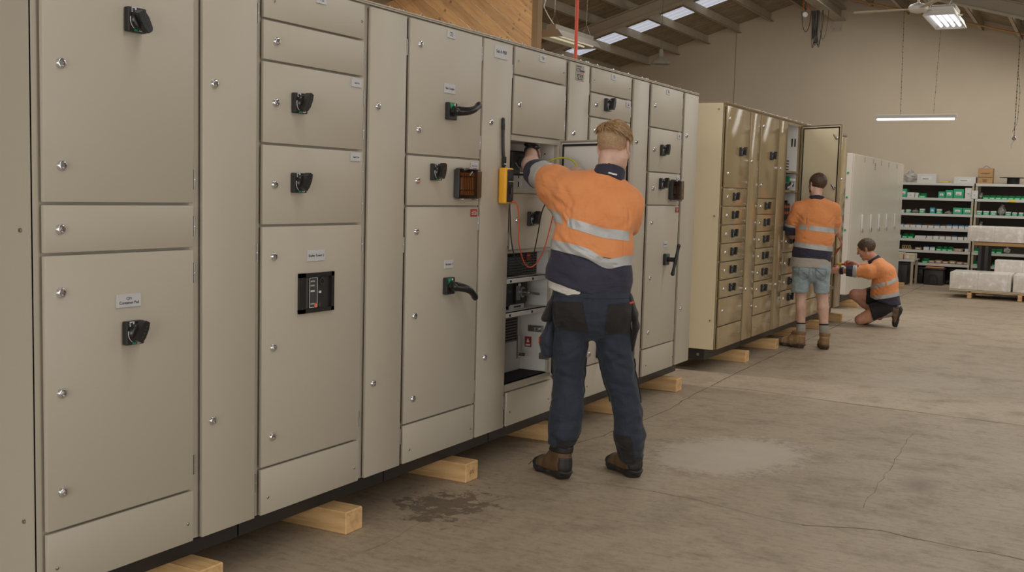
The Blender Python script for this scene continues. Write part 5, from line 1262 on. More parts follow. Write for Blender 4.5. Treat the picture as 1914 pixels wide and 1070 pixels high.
def place_boot(ms, parent, loc, rot, s=1.):
    o = inst(ms['upper'], 'boot', parent, loc, rot); o.scale = (s,) * 3
    for k, m in ms.items():
        if k != 'upper': inst(m, k, o)
    return o
BOOT1 = boot_meshes(BOOTB, SOLE, SOLE, SOLE, .165, 'boot'); BOOT2 = boot_meshes(BOOTT, SOLET, TANP, BOOTT, .158, 'tan_boot')
def tufts(name, parent, mat, c, fr, n, base, flow, L, seed, rad=.0022, cond=None):
    """hair locks: thin tapered strands laid over the scalp. base(u,v)->unit dir in head frame"""
    rnd = random.Random(seed); b = MB()
    for i in range(n):
        dl = base(rnd)
        if dl is None: continue
        r0 = np.array((.075, .095, .087)); p = np.array(c) + (dl[0] * r0[0] * fr[0] + (dl[1] * r0[1] - .008) * fr[1] + (dl[2] * r0[2] + .03) * fr[2])
        nrm = dl[0] * fr[0] + dl[1] * fr[1] + dl[2] * fr[2]; fl = flow(dl, rnd); f = fl[0] * fr[0] + fl[1] * fr[1] + fl[2] * fr[2]; f = f - nrm * (f @ nrm) * .9; f /= np.linalg.norm(f) + 1e-9
        l = L * rnd.uniform(.6, 1.25); lift = rnd.uniform(.12, .45); pts = []
        for k in range(4):
            t = k / 3; q = p + f * l * t + nrm * (.004 + lift * l * (t - t * t * .9)); pts.append(q)
        b.tube([tuple(q) for q in pts], [rad, rad * 1.15, rad * .8, rad * .15], mat if not isinstance(mat, list) else rnd.choice(mat), 4, False)
    return b.obj(name, parent)
# ------------------------------------------------------------------ worker at the front row
p1 = thing('person', 'person with blond hair in orange and navy work shirt, reaching into an open cabinet', 'person', (.565, 4.9, 0), R(24))
hc1, hf1 = (-.004, .015, 1.665), (.42, .86, -.30)
B = Field((-.56, -.2, .0), (.26, .80, 1.82), .0065)
fr1, g1 = head(B, hc1, hf1, (.05, .30, 1.), 1.)
B.cap((-.040, -.015, 1.47), (-.024, .0, 1.60), (.058, .058), (.050, .056), (1, 0, 0), .025)
B.chain([((-.085, 0, 1.40), (.155, .085)), ((-.088, 0, 1.25), (.15, .09)), ((-.09, 0, 1.08), (.135, .085)), ((-.09, 0, .92), (.15, .095)), ((-.09, 0, .84), (.155, .10))], k=.03)
B.chain([((-.04, 0, 1.47), .05), ((-.205, .04, 1.455), .055), ((-.418, .31, 1.530), (.047, .047)), ((-.436, .37, 1.575), (.046, .046)), ((-.450, .56, 1.665), (.030, .028))], k=.03)
hand(B, (-.450, .56, 1.665), (.05, .95, .05), (.2, -.1, -1), 1, (.6, .8, .5), .04)
B.chain([((-.04, 0, 1.46), .05), ((.085, .02, 1.40), .055), ((.085, .27, 1.29), .040), ((.02, .31, 1.36), .040), ((-.125, .375, 1.50), (.027, .024))], k=.03)
hand(B, (-.125, .375, 1.50), (-.75, .15, .72), (-.5, .35, -.6), -1, (.55, .8, .5), .08)
B.chain([((-.17, 0, .80), .085), ((-.188, .02, .50), .055), ((-.19, -.03, .30), .05), ((-.207, -.043, .10), .030)], k=.015)
B.chain([((.0, 0, .80), .085), ((.068, .03, .505), .055), ((.11, .01, .31), .05), ((.150, .045, .10), .030)], k=.015)
B.chain([((-.205, -.045, .06), .03), ((-.285, .065, .045), .024)], k=.02); B.chain([((.15, .045, .06), .03), ((.085, .165, .045), .024)], k=.02)
fobj(B, 'body', p1, SKIN1, 3)
# trousers
T = Field((-.40, -.24, .04), (.27, .24, 1.06), .0065)
T.chain([((-.09, -.0, .99), (.165, .115)), ((-.088, -.005, .88), (.19, .135)), ((-.085, -.012, .835), (.192, .140))], k=.04)
for sx in (-.168, .0): T.ell((sx, -.06, .855), (.088, .085, .085), k=.04)
T.chain([((-.176, 0, .82), (.094, .12)), ((-.192, .0, .66), (.086, .10)), ((-.189, .015, .50), (.073, .082)), ((-.192, -.02, .34), (.075, .08)), ((-.203, -.03, .24), (.079, .084)), ((-.216, -.04, .185), (.062, .07))], k=.015)
T.chain([((.012, 0, .82), (.094, .12)), ((.038, .005, .66), (.088, .10)), ((.071, .02, .505), (.073, .082)), ((.112, .01, .34), (.070, .078)), ((.128, .01, .22), (.074, .082)), ((.138, .03, .12), (.060, .07))], k=.015)
T.clip(lambda x, y, z: np.where(x < -.07, .168 - z, .080 - z) + 0 * y)
tf = folds([((-.28, -.05, .74), (-.09, -.12, .80), .016, .009), ((.11, -.05, .73), (-.05, -.12, .79), .016, .009), ((-.27, -.08, .60), (-.12, -.10, .68), .014, .006), ((.12, -.08, .60), (-.02, -.10, .67), .014, .007),
 ((.13, -.06, .64), (.0, -.10, .60), .013, .007), ((.13, -.06, .56), (.02, -.09, .60), .012, .006), ((-.27, -.06, .54), (-.13, -.08, .50), .013, .007), ((-.26, -.05, .47), (-.12, -.07, .52), .012, .005), ((.01, -.05, .50), (.14, -.06, .47), .012, .006), ((.0, -.05, .44), (.14, -.06, .50), .012, .005),
 ((-.27, -.08, .34), (-.12, -.09, .40), .013, .005), ((-.28, -.09, .27), (-.13, -.10, .31), .013, .008), ((-.29, -.09, .22), (-.14, -.10, .20), .012, .009), ((.04, -.06, .30), (.18, -.07, .36), .013, .006), ((.06, -.06, .20), (.2, -.06, .26), .013, .008), ((.07, -.05, .17), (.2, -.04, .15), .01, .007), ((-.085, -.15, .95), (-.078, -.13, .77), .007, .007),
 ((-.28, -.02, .70), (-.16, -.11, .63), .012, .004), ((.12, -.03, .70), (.0, -.11, .73), .012, .005)], .007, (9, 9, 5), 3, .0065)
trm = fobj(T, 'trousers', p1, DENIM, 2, tf, label='dark blue denim work trousers')
def tpatch(name, fn, off, mat, lo, hi, src=T, disp=tf, par=p1, sm=1, **kw):
    Q = src.copy(off, lo, hi).clip(fn); return fobj(Q, name, par, mat, sm, disp, **kw)
cut(trm.data, 'back_pocket', trm, BLKC, [((-.272, 0, .85), (-1, 0, -.22)), ((-.118, 0, .85), (1, 0, .22)), ((0, 0, .912), (-.05, 0, 1)), ((0, 0, .745), (-.1, 0, -1)), ((0, -.05, 0), (0, 1, 0))], None, .005, .003, label='black back pocket')
cut(trm.data, 'back_pocket', trm, BLKC, [((-.008, 0, .85), (-1, 0, .04)), ((.122, 0, .85), (1, 0, 0)), ((0, 0, .898), (-.06, 0, 1)), ((0, 0, .748), (.06, 0, -1)), ((0, -.04, 0), (0, 1, 0))], None, .005, .003, label='black back pocket')
cut(trm.data, 'hem_guard', trm, BLKC, [((0, 0, .205), (0, 0, 1)), ((-.07, 0, 0), (1, 0, 0)), ((-.235, 0, 0), (-1, 0, 0))], None, .003, .003, label='black hem guard')
cut(trm.data, 'hem_guard', trm, BLKC, [((.112, 0, .22), (1, .3, .25)), ((0, 0, .235), (0, 0, 1)), ((0, 0, 0), (-1, 0, 0))], None, .003, .003, label='black hem guard')
cut(trm.data, 'hem_guard', trm, BLKC, [((0, 0, .118), (0, 0, 1)), ((.0, 0, 0), (-1, 0, 0))], None, .0035, .003, label='black hem band')
cut(trm.data, 'seam', trm, DENIM, [((-.075, 0, .9), (1, 0, 0)), ((-.084, 0, .9), (-1, 0, 0)), ((0, 0, .95), (0, 0, 1)), ((0, 0, .79), (0, 0, -1)), ((0, -.02, 0), (0, 1, 0))], None, .002, .003)
cut(trm.data, 'waistband', trm, DENIM, [((0, 0, .925), (0, 0, -1)), ((0, 0, .975), (0, 0, 1))], None, .003, .003)
cut(trm.data, 'knee_patch', trm, BLKC, [((0, 0, .61), (0, 0, 1)), ((0, 0, .39), (0, 0, -1)), ((0, .01, 0), (0, -1, 0)), ((-.07, 0, 0), (1, 0, 0))], None, .005, .003)
cut(trm.data, 'knee_patch', trm, BLKC, [((0, 0, .61), (0, 0, 1)), ((0, 0, .39), (0, 0, -1)), ((0, .01, 0), (0, -1, 0)), ((-.05, 0, 0), (-1, 0, 0))], None, .005, .003)
Q = Field((-.42, -.2, .54), (-.2, .18, 1.0), .006)
Q.cap((-.288, .0, .775), (-.305, .005, .69), (.022, .07), (.034, .075), (1, 0, 0), .02); Q.cap((-.305, .0, .69), (-.298, .0, .63), (.034, .075), (.03, .07), (1, 0, 0), .02)
fobj(Q, 'cargo_pocket', trm, DENIM, 2, folds([((-.34, -.06, .74), (-.30, -.08, .64), .01, .006)], .006, (14, 14, 8), 2))
b = MB(); b.box(-.345, -.338, -.05, -.02, .68, .71, REDP, .003); b.obj('red_tag', trm)
b = MB(); b.box(.098, .122, -.142, -.136, .905, .915, REDP, .002, rot=Matrix.Rotation(-.3, 3, 'Y')); b.obj('red_tag', trm)
Q = Field((-.42, -.2, .74), (-.2, .18, 1.02), .006); Q.chain([((-.262, .02, .95), (.012, .05)), ((-.285, .0, .87), (.02, .075)), ((-.31, -.01, .80), (.028, .085))], k=.02); Q.clip(lambda x, y, z: .79 - z + 0 * x + 0 * y)
fobj(Q, 'holster_pocket', trm, BLKC, 2, folds([], .005, (14, 14, 8), 5))
Q = Field((.06, -.2, .6), (.22, .18, 1.0), .006); Q.chain([((.098, .0, .93), (.018, .06)), ((.128, .0, .84), (.018, .07)), ((.138, .0, .78), (.016, .06)), ((.125, .0, .66), (.010, .04))], k=.02)
fobj(Q, 'side_pocket', trm, BLKC, 2, folds([], .006, (14, 14, 10), 6))
# undershirt tail
Q = Field((-.36, -.2, .88), (-.05, .05, 1.08), .006); Q.chain([((-.12, -.01, 1.02), (.185, .132)), ((-.12, -.01, .95), (.185, .13))], k=.02); Q.clip(lambda x, y, z: np.maximum(np.maximum((.945 + .3 * (-.104 - x) - .045) - z, z - (.945 + .3 * (-.104 - x) + .004)), x + .14) + 0 * y)
fobj(Q, 'undershirt', p1, WHT, 2, folds([], .003, (12, 12, 8), 1))
# shirt
S = Field((-.50, -.26, .86), (.26, .42, 1.62), .006)
S.chain([((-.075, .0, 1.43), (.150, .095)), ((-.082, -.005, 1.33), (.188, .128)), ((-.092, -.01, 1.17), (.192, .130)), ((-.105, -.005, 1.03), (.205, .138)), ((-.108, .0, .90), (.212, .145))], k=.03)
S.chain([((-.03, -.01, 1.485), (.075, .07)), ((-.20, .03, 1.455), (.085, .085))], (0, 1, 0), .03); S.chain([((-.03, -.01, 1.475), (.07, .07)), ((.075, .01, 1.39), (.075, .08))], (0, 1, 0), .03)
S.chain([((-.205, .03, 1.42), (.10, .095)), ((-.29, .12, 1.475), (.09, .085)), ((-.352, .198, 1.512), (.071, .071))], (0, 0, 1), .035)
S.cap((-.20, .03, 1.33), (-.30, .13, 1.44), .075, .07, (1, 0, 0), .04)
S.chain([((.072, .02, 1.375), (.072, .085)), ((.082, .08, 1.33), (.066, .08)), ((.092, .24, 1.285), (.060, .066))], (1, 0, 0), .035)
S.clip(lambda x, y, z: (.945 + np.maximum(0, -.104 - x) * .30 - np.maximum(0, x + .104) * .09 + .05 * np.maximum(y, 0)) - z)
S.cap((-.378, .230, 1.527), (-.45, .34, 1.582), .075, .075, (1, 0, 0), .0, 's')
S.cap((-.022, .0, 1.50), (-.012, .01, 1.64), (.064, .062), (.064, .062), (1, 0, 0), .004, 's')
sf = folds([((-.20, -.10, 1.44), (-.215, -.13, 1.18), .009, .007), ((-.25, -.05, 1.47), (-.18, -.12, 1.36), .012, .007), ((-.30, .0, 1.42), (-.19, -.12, 1.33), .012, .008), ((-.31, .0, 1.37), (-.21, -.12, 1.27), .012, .007), ((-.33, .06, 1.52), (-.24, -.04, 1.44), .011, .006), ((-.35, .1, 1.46), (-.27, .0, 1.40), .011, .006),
 ((-.29, -.06, 1.25), (-.20, -.13, 1.15), .012, .006), ((-.28, -.08, 1.18), (-.19, -.14, 1.10), .012, .006), ((-.20, -.14, 1.14), (.08, -.12, 1.02), .014, .008), ((-.18, -.14, 1.12), (.09, -.12, 1.06), .012, .007), ((-.14, -.14, 1.08), (.05, -.13, 1.06), .012, .005), ((.08, -.08, 1.36), (.095, -.10, 1.14), .008, .008),
 ((.10, -.05, 1.33), (.02, -.12, 1.26), .012, .004), ((-.12, -.13, 1.36), (.06, -.12, 1.28), .02, .004), ((-.15, -.13, 1.30), (.04, -.12, 1.22), .02, .003), ((-.30, -.08, 1.06), (-.16, -.15, .99), .018, .006), ((-.02, -.15, 1.0), (.1, -.12, 1.06), .016, .005), ((.06, .0, 1.42), (.12, .05, 1.33), .012, .005),
 ((-.26, -.02, 1.44), (-.21, -.12, 1.30), .006, .006), ((-.30, .02, 1.46), (-.24, -.07, 1.38), .006, .005), ((-.225, -.10, 1.33), (-.18, -.135, 1.22), .006, .006), ((-.10, -.135, 1.105), (.07, -.11, 1.085), .006, .006), ((-.20, -.13, 1.19), (-.05, -.14, 1.11), .007, .006), ((.02, -.13, 1.20), (.09, -.10, 1.26), .007, .004), ((-.32, .06, 1.44), (-.27, .0, 1.36), .007, .006)], .0045, (7, 7, 5), 9, .0035)
sh = fobj(S, 'shirt', p1, two_tone('orange_navy_shirt', 1.122, (-.17, 0)), 2, sf, label='orange high visibility shirt with navy lower part')
def band(me, par, f, h, extra=(), **k): return cut(me, 'reflective_strip', par, REFL, [((0, 0, h), (0, 0, 1)), ((0, 0, -h), (0, 0, -1)), *extra], f, .0025, .002, **k)
band(sh.data, sh, lambda x, y: 1.292 - .27 * (x + .22) + .17 * max(x + .04, 0), .024, [((.085, 0, 0), (1, 0, 0)), ((-.215, 0, 0), (-1, 0, 0)), ((0, .1, 0), (0, 1, 0))], label='grey reflective strip across the back')
band(sh.data, sh, lambda x, y: 1.305 + .35 * (-.25 - x), .024, [((-.245, 0, 0), (1, 0, .35)), ((0, .1, 0), (0, 1, 0))], label='short grey reflective strip at the left side')
band(sh.data, sh, lambda x, y: 1.132 - .17 * (x + .02) - .035 * math.exp(-((x + .02) / .07) ** 2), .024, [], label='lower grey reflective strip round the shirt')
SHM1 = sh.data.materials[0]
cut(sh.data, 'pleat', sh, SHM1, [((-.186, 0, 0), (1, 0, .06)), ((-.205, 0, 0), (-1, 0, -.06)), ((0, 0, 1.44), (0, 0, 1)), ((0, 0, 1.10), (0, 0, -1)), ((0, -.02, 0), (0, 1, 0))], None, .002, .004, label='pleat down the left of the back')
cut(sh.data, 'pleat', sh, SHM1, [((.098, 0, 0), (1, 0, .02)), ((.080, 0, 0), (-1, 0, -.02)), ((0, 0, 1.37), (0, 0, 1)), ((0, 0, 1.09), (0, 0, -1)), ((0, -.02, 0), (0, 1, 0))], None, .002, .004, label='pleat down the right of the back')
cut(sh.data, 'hem', sh, SHM1, [((0, 0, .012), (0, 0, 1))], lambda x, y: .945 + max(0, -.104 - x) * .30 - max(0, x + .104) * .09 + .05 * max(y, 0) + .006, .0015, .003)
Q = Field((-.50, .06, 1.38), (-.24, .42, 1.7), .005); Q.cap((-.346, .193, 1.509), (-.378, .233, 1.525), .081, .076, (1, 0, 0), .0); Q.clip(lambda x, y, z: np.maximum((-(x + .372) * .6 + (y - .223) * .72 + (z - 1.523) * .33) - .016, -((-(x + .342) * .6 + (y - .188) * .72 + (z - 1.507) * .33)) - .022))
fobj(Q, 'sleeve_strip', sh, REFL, 3, folds([], .004, (22, 22, 22), 3), label='grey reflective strip round the sleeve')
Q = Field((-.56, .12, 1.38), (-.28, .48, 1.72), .005); Q.cap((-.380, .235, 1.525), (-.404, .278, 1.538), .078, .072, (1, 0, 0), .0); Q.clip(lambda x, y, z: np.maximum((-(x + .400) * .45 + (y - .280) * .8 + (z - 1.54) * .3) - .008, -((-(x + .378) * .6 + (y - .235) * .72 + (z - 1.527) * .33)) - .016)); Q.cap((-.36, .25, 1.525), (-.44, .40, 1.60), .060, .060, (1, 0, 0), .004, 's')
fobj(Q, 'sleeve_cuff', sh, NAVY, 3, folds([], .005, (20, 20, 20), 4), label='rolled navy sleeve cuff')
Q = Field((-.16, -.14, 1.42), (.12, .14, 1.62), .004); Q.cap((-.03, -.012, 1.495), (-.018, -.002, 1.545), (.086, .083), (.076, .074), (1, 0, 0), .0); Q.clip(lambda x, y, z: np.maximum(z - (1.562 - .18 * (x + .02) - .35 * (y + .0)), (1.497 - .28 * (x + .02) - .3 * y) - z)); Q.cap((-.026, -.005, 1.45), (-.014, .005, 1.66), (.068, .066), (.064, .062), (1, 0, 0), .003, 's')
co1 = fobj(Q, 'collar', sh, NAVY, 3, None, label='navy shirt collar')
b = MB(); b.box(-.022, .022, -.002, 0, -.004, .004, WHITEP, .001); b.obj('collar_label', co1, (-.005, -.087, 1.532), (0, R(12), R(4)))
# watch / wrist strap
b = MB(); o_ = Vector((-.449, .525, 1.650)); d_ = Vector((-.06, .88, .42)).normalized()
b.lathe([(.0345, -.014), (.039, -.012), (.039, .012), (.0345, .014)], o_, d_, BLKC, 24, False); b.blob(o_ + Vector((.028, -.012, .028)), .02, BLKM, 2, 0, (1.2, 1.0, .7)); b.blob(o_ + Vector((-.01, .03, .042)), .022, BLKM, 2, 0, (1.5, 1.0, .7)); b.obj('watch', p1, label='black wrist watch')
# hair: clipped back and sides, longer tousled top
H = Field((-.14, -.16, 1.50), (.14, .18, 1.80), .004)
c1 = np.array(hc1)
H.ell(g1(0, -.010, .032), (.0775, .0965, .0865), fr1, .0)
H.clip(lambda x, y, z: -(((x - c1[0]) * fr1[2][0] + (y - c1[1]) * fr1[2][1] + (z - c1[2]) * fr1[2][2]) + .034 - .75 * np.maximum(0, ((x - c1[0]) * fr1[1][0] + (y - c1[1]) * fr1[1][1] + (z - c1[2]) * fr1[1][2]) + .012)))
hair1 = fobj(H, 'clipped_hair', p1, STUB, 2, folds([], .0015, (90, 90, 90), 2), label='closely clipped back and sides')
H = Field((-.16, -.18, 1.58), (.16, .18, 1.84), .004); H.ell(g1(.0, -.006, .045), (.076, .093, .070), fr1, .0)
H.clip(lambda x, y, z: -(((x - c1[0]) * fr1[2][0] + (y - c1[1]) * fr1[2][1] + (z - c1[2]) * fr1[2][2]) - .066 + .30 * ((x - c1[0]) * fr1[0][0] + (y - c1[1]) * fr1[0][1]) + .16 * ((y - c1[1]))))
CR1 = np.array((-.12, -.52, .84))
def flow1(d, r):
    f = d - CR1 * (d @ CR1); f = f / (np.linalg.norm(f) + .05); sw = np.cross(CR1, f)
    return f * 1. + sw * (.45 + r.uniform(-.3, .3)) + np.array((.25, 0, -.1)) + np.array((r.uniform(-.3, .3), r.uniform(-.3, .3), r.uniform(-.2, .2)))
fobj(H, 'hair', p1, HAIRB, 1, folds([], .005, (40, 40, 40), 3, .004), label='tousled blond hair on top')
def base1(r):
    while True:
        d = np.array([r.gauss(0, 1), r.gauss(0, 1), r.gauss(0, 1)]); d /= np.linalg.norm(d)
        if d[2] > .46 - .30 * d[0] + .10 * d[1]: return d * 1.06
tufts('hair_locks', p1, [HAIRB, HAIRL, HAIRD, HAIRB], c1, fr1, 3400, base1, flow1, .042, 3, .0017)
# boots
place_boot(BOOT1, p1, (-.200, -.055, 0), (0, 0, R(36)), .98)
place_boot(BOOT1, p1, (.155, .04, 0), (0, 0, R(29)), .98)

# ------------------------------------------------------------------ worker standing at the middle row
p2 = thing('person', 'person with short dark hair in orange shirt and pale denim shorts, standing with back turned', 'person', (.30, 10.42, 0), R(13.2))
hc2, hf2 = (-.018, .015, 1.578), (-.55, .83, -.12)
B = Field((-.38, -.22, 0), (.28, .60, 1.70), .0075)
fr2, g2 = head(B, hc2, hf2, (0, .15, 1), .93)
B.cap((-.02, -.01, 1.40), (-.018, .0, 1.52), (.052, .055), (.047, .054), (1, 0, 0), .025)
B.chain([((-.015, 0, 1.32), (.145, .085)), ((-.018, 0, 1.1), (.14, .085)), ((-.03, 0, .82), (.14, .09)), ((-.03, 0, .76), (.13, .085))], k=.03)
B.chain([((-.02, 0, 1.37), .05), ((-.165, .01, 1.33), .052), ((-.224, .09, 1.12), .040), ((-.228, .145, 1.09), .040), ((-.282, .37, 1.20), (.028, .024))], k=.03)
hand(B, (-.282, .37, 1.20), (-.35, .8, .3), (.3, .2, -.8), 1, (.4, .6, .4))
B.chain([((-.02, 0, 1.37), .05), ((.13, .01, 1.33), .052), ((.135, .15, 1.12), .04), ((.05, .33, 1.14), (.028, .024))], k=.03)
hand(B, (.05, .33, 1.14), (-.6, .7, .1), (-.3, .2, -.8), -1, (.4, .6, .4))
B.chain([((-.115, 0, .70), .082), ((-.120, .0, .50), .052), ((-.114, -.010, .40), .0505), ((-.106, -.004, .26), .040), ((-.100, -.012, .12), .034)], k=.006)
B.chain([((.055, 0, .70), .082), ((.080, .0, .50), .055), ((.092, -.010, .40), .0535), ((.106, -.004, .26), .042), ((.120, -.012, .12), .034)], k=.006)
B.chain([((-.10, .0, .06), .03), ((-.19, .065, .045), .024)], k=.02); B.chain([((.12, .0, .06), .03), ((.118, .12, .045), .024)], k=.02)
fobj(B, 'body', p2, SKIN1, 3)
T = Field((-.30, -.22, .46), (.25, .22, .88), .007)
T.chain([((-.03, 0, .86), (.172, .12)), ((-.03, -.005, .77), (.178, .136))], k=.03)
for sx in (-.11, .05): T.ell((sx, -.06, .765), (.082, .075, .07), k=.04)
T.chain([((-.118, 0, .75), (.088, .115)), ((-.132, 0, .545), (.086, .10))], k=.01); T.chain([((.062, 0, .75), (.086, .115)), ((.068, 0, .545), (.068, .10))], k=.01)
T.clip(lambda x, y, z: np.maximum(.540 - z, z - .812) + 0 * x + 0 * y)
shf = folds([((-.2, -.08, .62), (-.06, -.11, .69), .014, .007), ((.14, -.08, .62), (.0, -.11, .69), .014, .007), ((-.03, -.15, .78), (-.025, -.12, .68), .006, .006), ((-.2, -.1, .575), (-.05, -.1, .57), .006, .003), ((0, -.1, .575), (.14, -.1, .57), .006, .003)], .007, (10, 10, 7), 8, .003)
sr = fobj(T, 'shorts', p2, LDEN, 2, shf, label='pale faded denim shorts')
for sx, sg in ((-.10, 1), (.055, -1)):
    b = MB(); P_ = [(-.05, .05), (.05, .045), (.045, -.04), (0, -.065), (-.045, -.035), (-.05, .05)]
    b.tube([(p[0], 0, p[1]) for p in P_], .0022, M('denim_stitch', (96, 104, 112), .8), 5); b.tube([(-.045, 0, .04), (.04, 0, -.03)], .0022, M('denim_stitch', (96, 104, 112), .8), 5)
    b.obj('back_pocket', sr, (sx, -.1435, .735), (R(-4), 0, R(-8 * sg)))
S = Field((-.33, -.24, .76), (.30, .30, 1.52), .0065)
S.chain([((-.018, .0, 1.36), (.135, .09)), ((-.010, -.005, 1.26), (.165, .122)), ((-.018, -.005, 1.08), (.173, .125)), ((-.035, .0, .93), (.176, .132)), ((-.045, .0, .80), (.188, .14))], k=.03)
S.chain([((-.02, -.01, 1.40), (.07, .065)), ((-.165, .01, 1.335), (.07, .08)), ((-.205, .04, 1.23), (.068, .075)), ((-.222, .07, 1.165), (.068, .070))], (0, 1, 0), .03)
S.chain([((-.02, -.01, 1.40), (.07, .065)), ((.13, .01, 1.335), (.07, .08)), ((.148, .05, 1.24), (.058, .07)), ((.145, .14, 1.16), (.058, .066))], (0, 1, 0), .03)
tsf = Field((-.33, -.24, .76), (.30, .30, .92), .006); tsf.chain([((-.045, .0, .90), (.184, .140)), ((-.047, .0, .78), (.198, .158))], k=.02)
S.clip(lambda x, y, z: (.845 + .02 * np.cos(x * 14 + 1.2) + 0 * y) - z); S.cap((-.238, .115, 1.05), (-.245, .17, 1.0), .095, .095, (1, 0, 0), 0, 's'); S.cap((-.02, .0, 1.42), (-.02, .01, 1.56), (.062, .060), (.062, .060), (1, 0, 0), .004, 's')
s2 = folds([((-.10, -.10, 1.30), (-.115, -.13, 1.14), .008, .006), ((-.2, -.04, 1.3), (-.12, -.12, 1.22), .012, .006), ((-.24, .0, 1.22), (-.16, -.1, 1.16), .012, .006), ((-.16, -.12, 1.07), (.12, -.11, 1.0), .012, .006), ((.17, -.04, 1.06), (.05, -.12, 1.03), .012, .006), ((.15, -.05, 1.3), (.1, -.11, 1.2), .012, .005), ((-.1, -.13, 1.24), (.08, -.12, 1.18), .016, .003)], .004, (8, 8, 5), 21, .002)
sh = fobj(S, 'shirt', p2, two_tone('orange_navy_shirt_standing', .962, (-.10, 0)), 2, s2, label='orange high visibility shirt with navy lower part')
band(sh.data, sh, lambda x, y: 1.160 - .09 * x, .024, [((.19, 0, 0), (1, 0, 0)), ((-.075, 0, 0), (-1, 0, 0)), ((0, .1, 0), (0, 1, 0))], label='grey reflective strip across the back')
band(sh.data, sh, lambda x, y: 1.168, .024, [((-.092, 0, 0), (1, 0, 0)), ((-.165, 0, 0), (-1, 0, 0)), ((0, .1, 0), (0, 1, 0))])
band(sh.data, sh, lambda x, y: .985 - .10 * x, .024, [], label='lower grey reflective strip')
cut(sh.data, 'pleat', sh, sh.data.materials[0], [((-.080, 0, 0), (1, 0, .04)), ((-.094, 0, 0), (-1, 0, -.04)), ((0, 0, 1.33), (0, 0, 1)), ((0, 0, 1.02), (0, 0, -1)), ((0, -.02, 0), (0, 1, 0))], None, .002, .004)
fobj(tsf.clip(lambda x, y, z: np.maximum(.788 - z, z - .88) + 0 * x + 0 * y), 'undershirt', p2, TSH, 3, None, label='grey t-shirt hem below the work shirt')
Q = Field((-.36, -.06, 1.0), (-.1, .26, 1.3), .005); Q.cap((-.224, .078, 1.168), (-.232, .092, 1.12), .089, .086, (1, 0, 0), 0); Q.clip(lambda x, y, z: np.maximum((z - .25 * (y - .08)) - 1.178, 1.098 - (z - .25 * (y - .08))) + 0 * x); Q.cap((-.222, .07, 1.13), (-.24, .12, 1.02), .056, .056, (1, 0, 0), .003, 's')
fobj(Q, 'sleeve_cuff', sh, NAVY, 1, folds([], .007, (20, 20, 20), 4, .002), label='rolled navy sleeve cuff')
Q = Field((-.36, -.06, 1.1), (-.1, .26, 1.3), .005); Q.cap((-.215, .062, 1.2), (-.222, .074, 1.17), .085, .087, (1, 0, 0), 0); Q.clip(lambda x, y, z: np.maximum((z - .25 * (y - .08)) - 1.203, 1.178 - (z - .25 * (y - .08))) + 0 * x); fobj(Q, 'sleeve_strip', sh, REFL, 1)
Q = Field((-.14, -.12, 1.36), (.1, .12, 1.5), .005); Q.cap((-.02, -.008, 1.41), (-.018, -.002, 1.45), (.080, .077), (.072, .07), (1, 0, 0), 0); Q.clip(lambda x, y, z: np.maximum(z - (1.463 - .3 * y), (1.418 - .3 * y) - z) + 0 * x); Q.cap((-.02, 0, 1.3), (-.018, .005, 1.6), (.063, .061), (.06, .058), (1, 0, 0), .003, 's')
fobj(Q, 'collar', sh, NAVY, 1, label='navy shirt collar')
def haircap(parent, c, fr, g, s, mat, name='hair', back=.03, front=.45, off=.004, lab=None):
    H = Field(np.array(c) - .14, np.array(c) + .15, .0045); c = np.array(c, float)
    H.ell(g(0, -.010, .034), np.array((.080, .099, .088)) * s + off, fr, 0)
    def fn(x, y, z):
        u = (x - c[0]) * fr[2][0] + (y - c[1]) * fr[2][1] + (z - c[2]) * fr[2][2]; v = (x - c[0]) * fr[1][0] + (y - c[1]) * fr[1][1] + (z - c[2]) * fr[1][2]
        return -(u + back * s - np.clip(v + .02 * s, 0, .025 * s) * 1.2 - np.maximum(v - .045 * s, 0) * 2.2)
    H.clip(fn)
    for q in (-1, 1): H.cap(g(q * .076, .022, .03), g(q * .074, .026, -.022), .007, .004, fr[1], .004)
    return fobj(H, name, parent, mat, 1, folds([], .003, (60, 60, 60), 2, .002), label=lab or 'short dark hair')
haircap(p2, hc2, fr2, g2, .93, HAIRK, back=.052, off=.001)
H = Field(np.array(hc2) - .14, np.array(hc2) + .13, .0045); H.cap(g2(-.055, .02, -.06), g2(0, .078, -.105), .022, .024, fr2[0], .01); H.cap(g2(.055, .02, -.06), g2(0, .078, -.105), .022, .024, fr2[0], .01); fobj(H, 'beard', p2, HAIRK, 1)
for (x, y, rz_) in ((-.100, -.03, 52), (.122, -.03, 3)): place_boot(BOOT2, p2, (x, y, 0), (0, 0, R(rz_)), 1.0)
for x, x2 in ((-.106, -.100), (.106, .120)):
    b = MB(); b.lathe([(.045, .12), (.044, .16), (.046, .20), (.045, .232)], (x2, -.016, 0), ((x - x2) * .45, .006, .12), SOCK, 20, False); b.lathe([(.0455, .232), (.0455, .246)], (x2, -.016, 0), ((x - x2) * .45, .006, .12), BLKC, 20, False); b.obj('sock', p2, label='grey sock with a black top band')

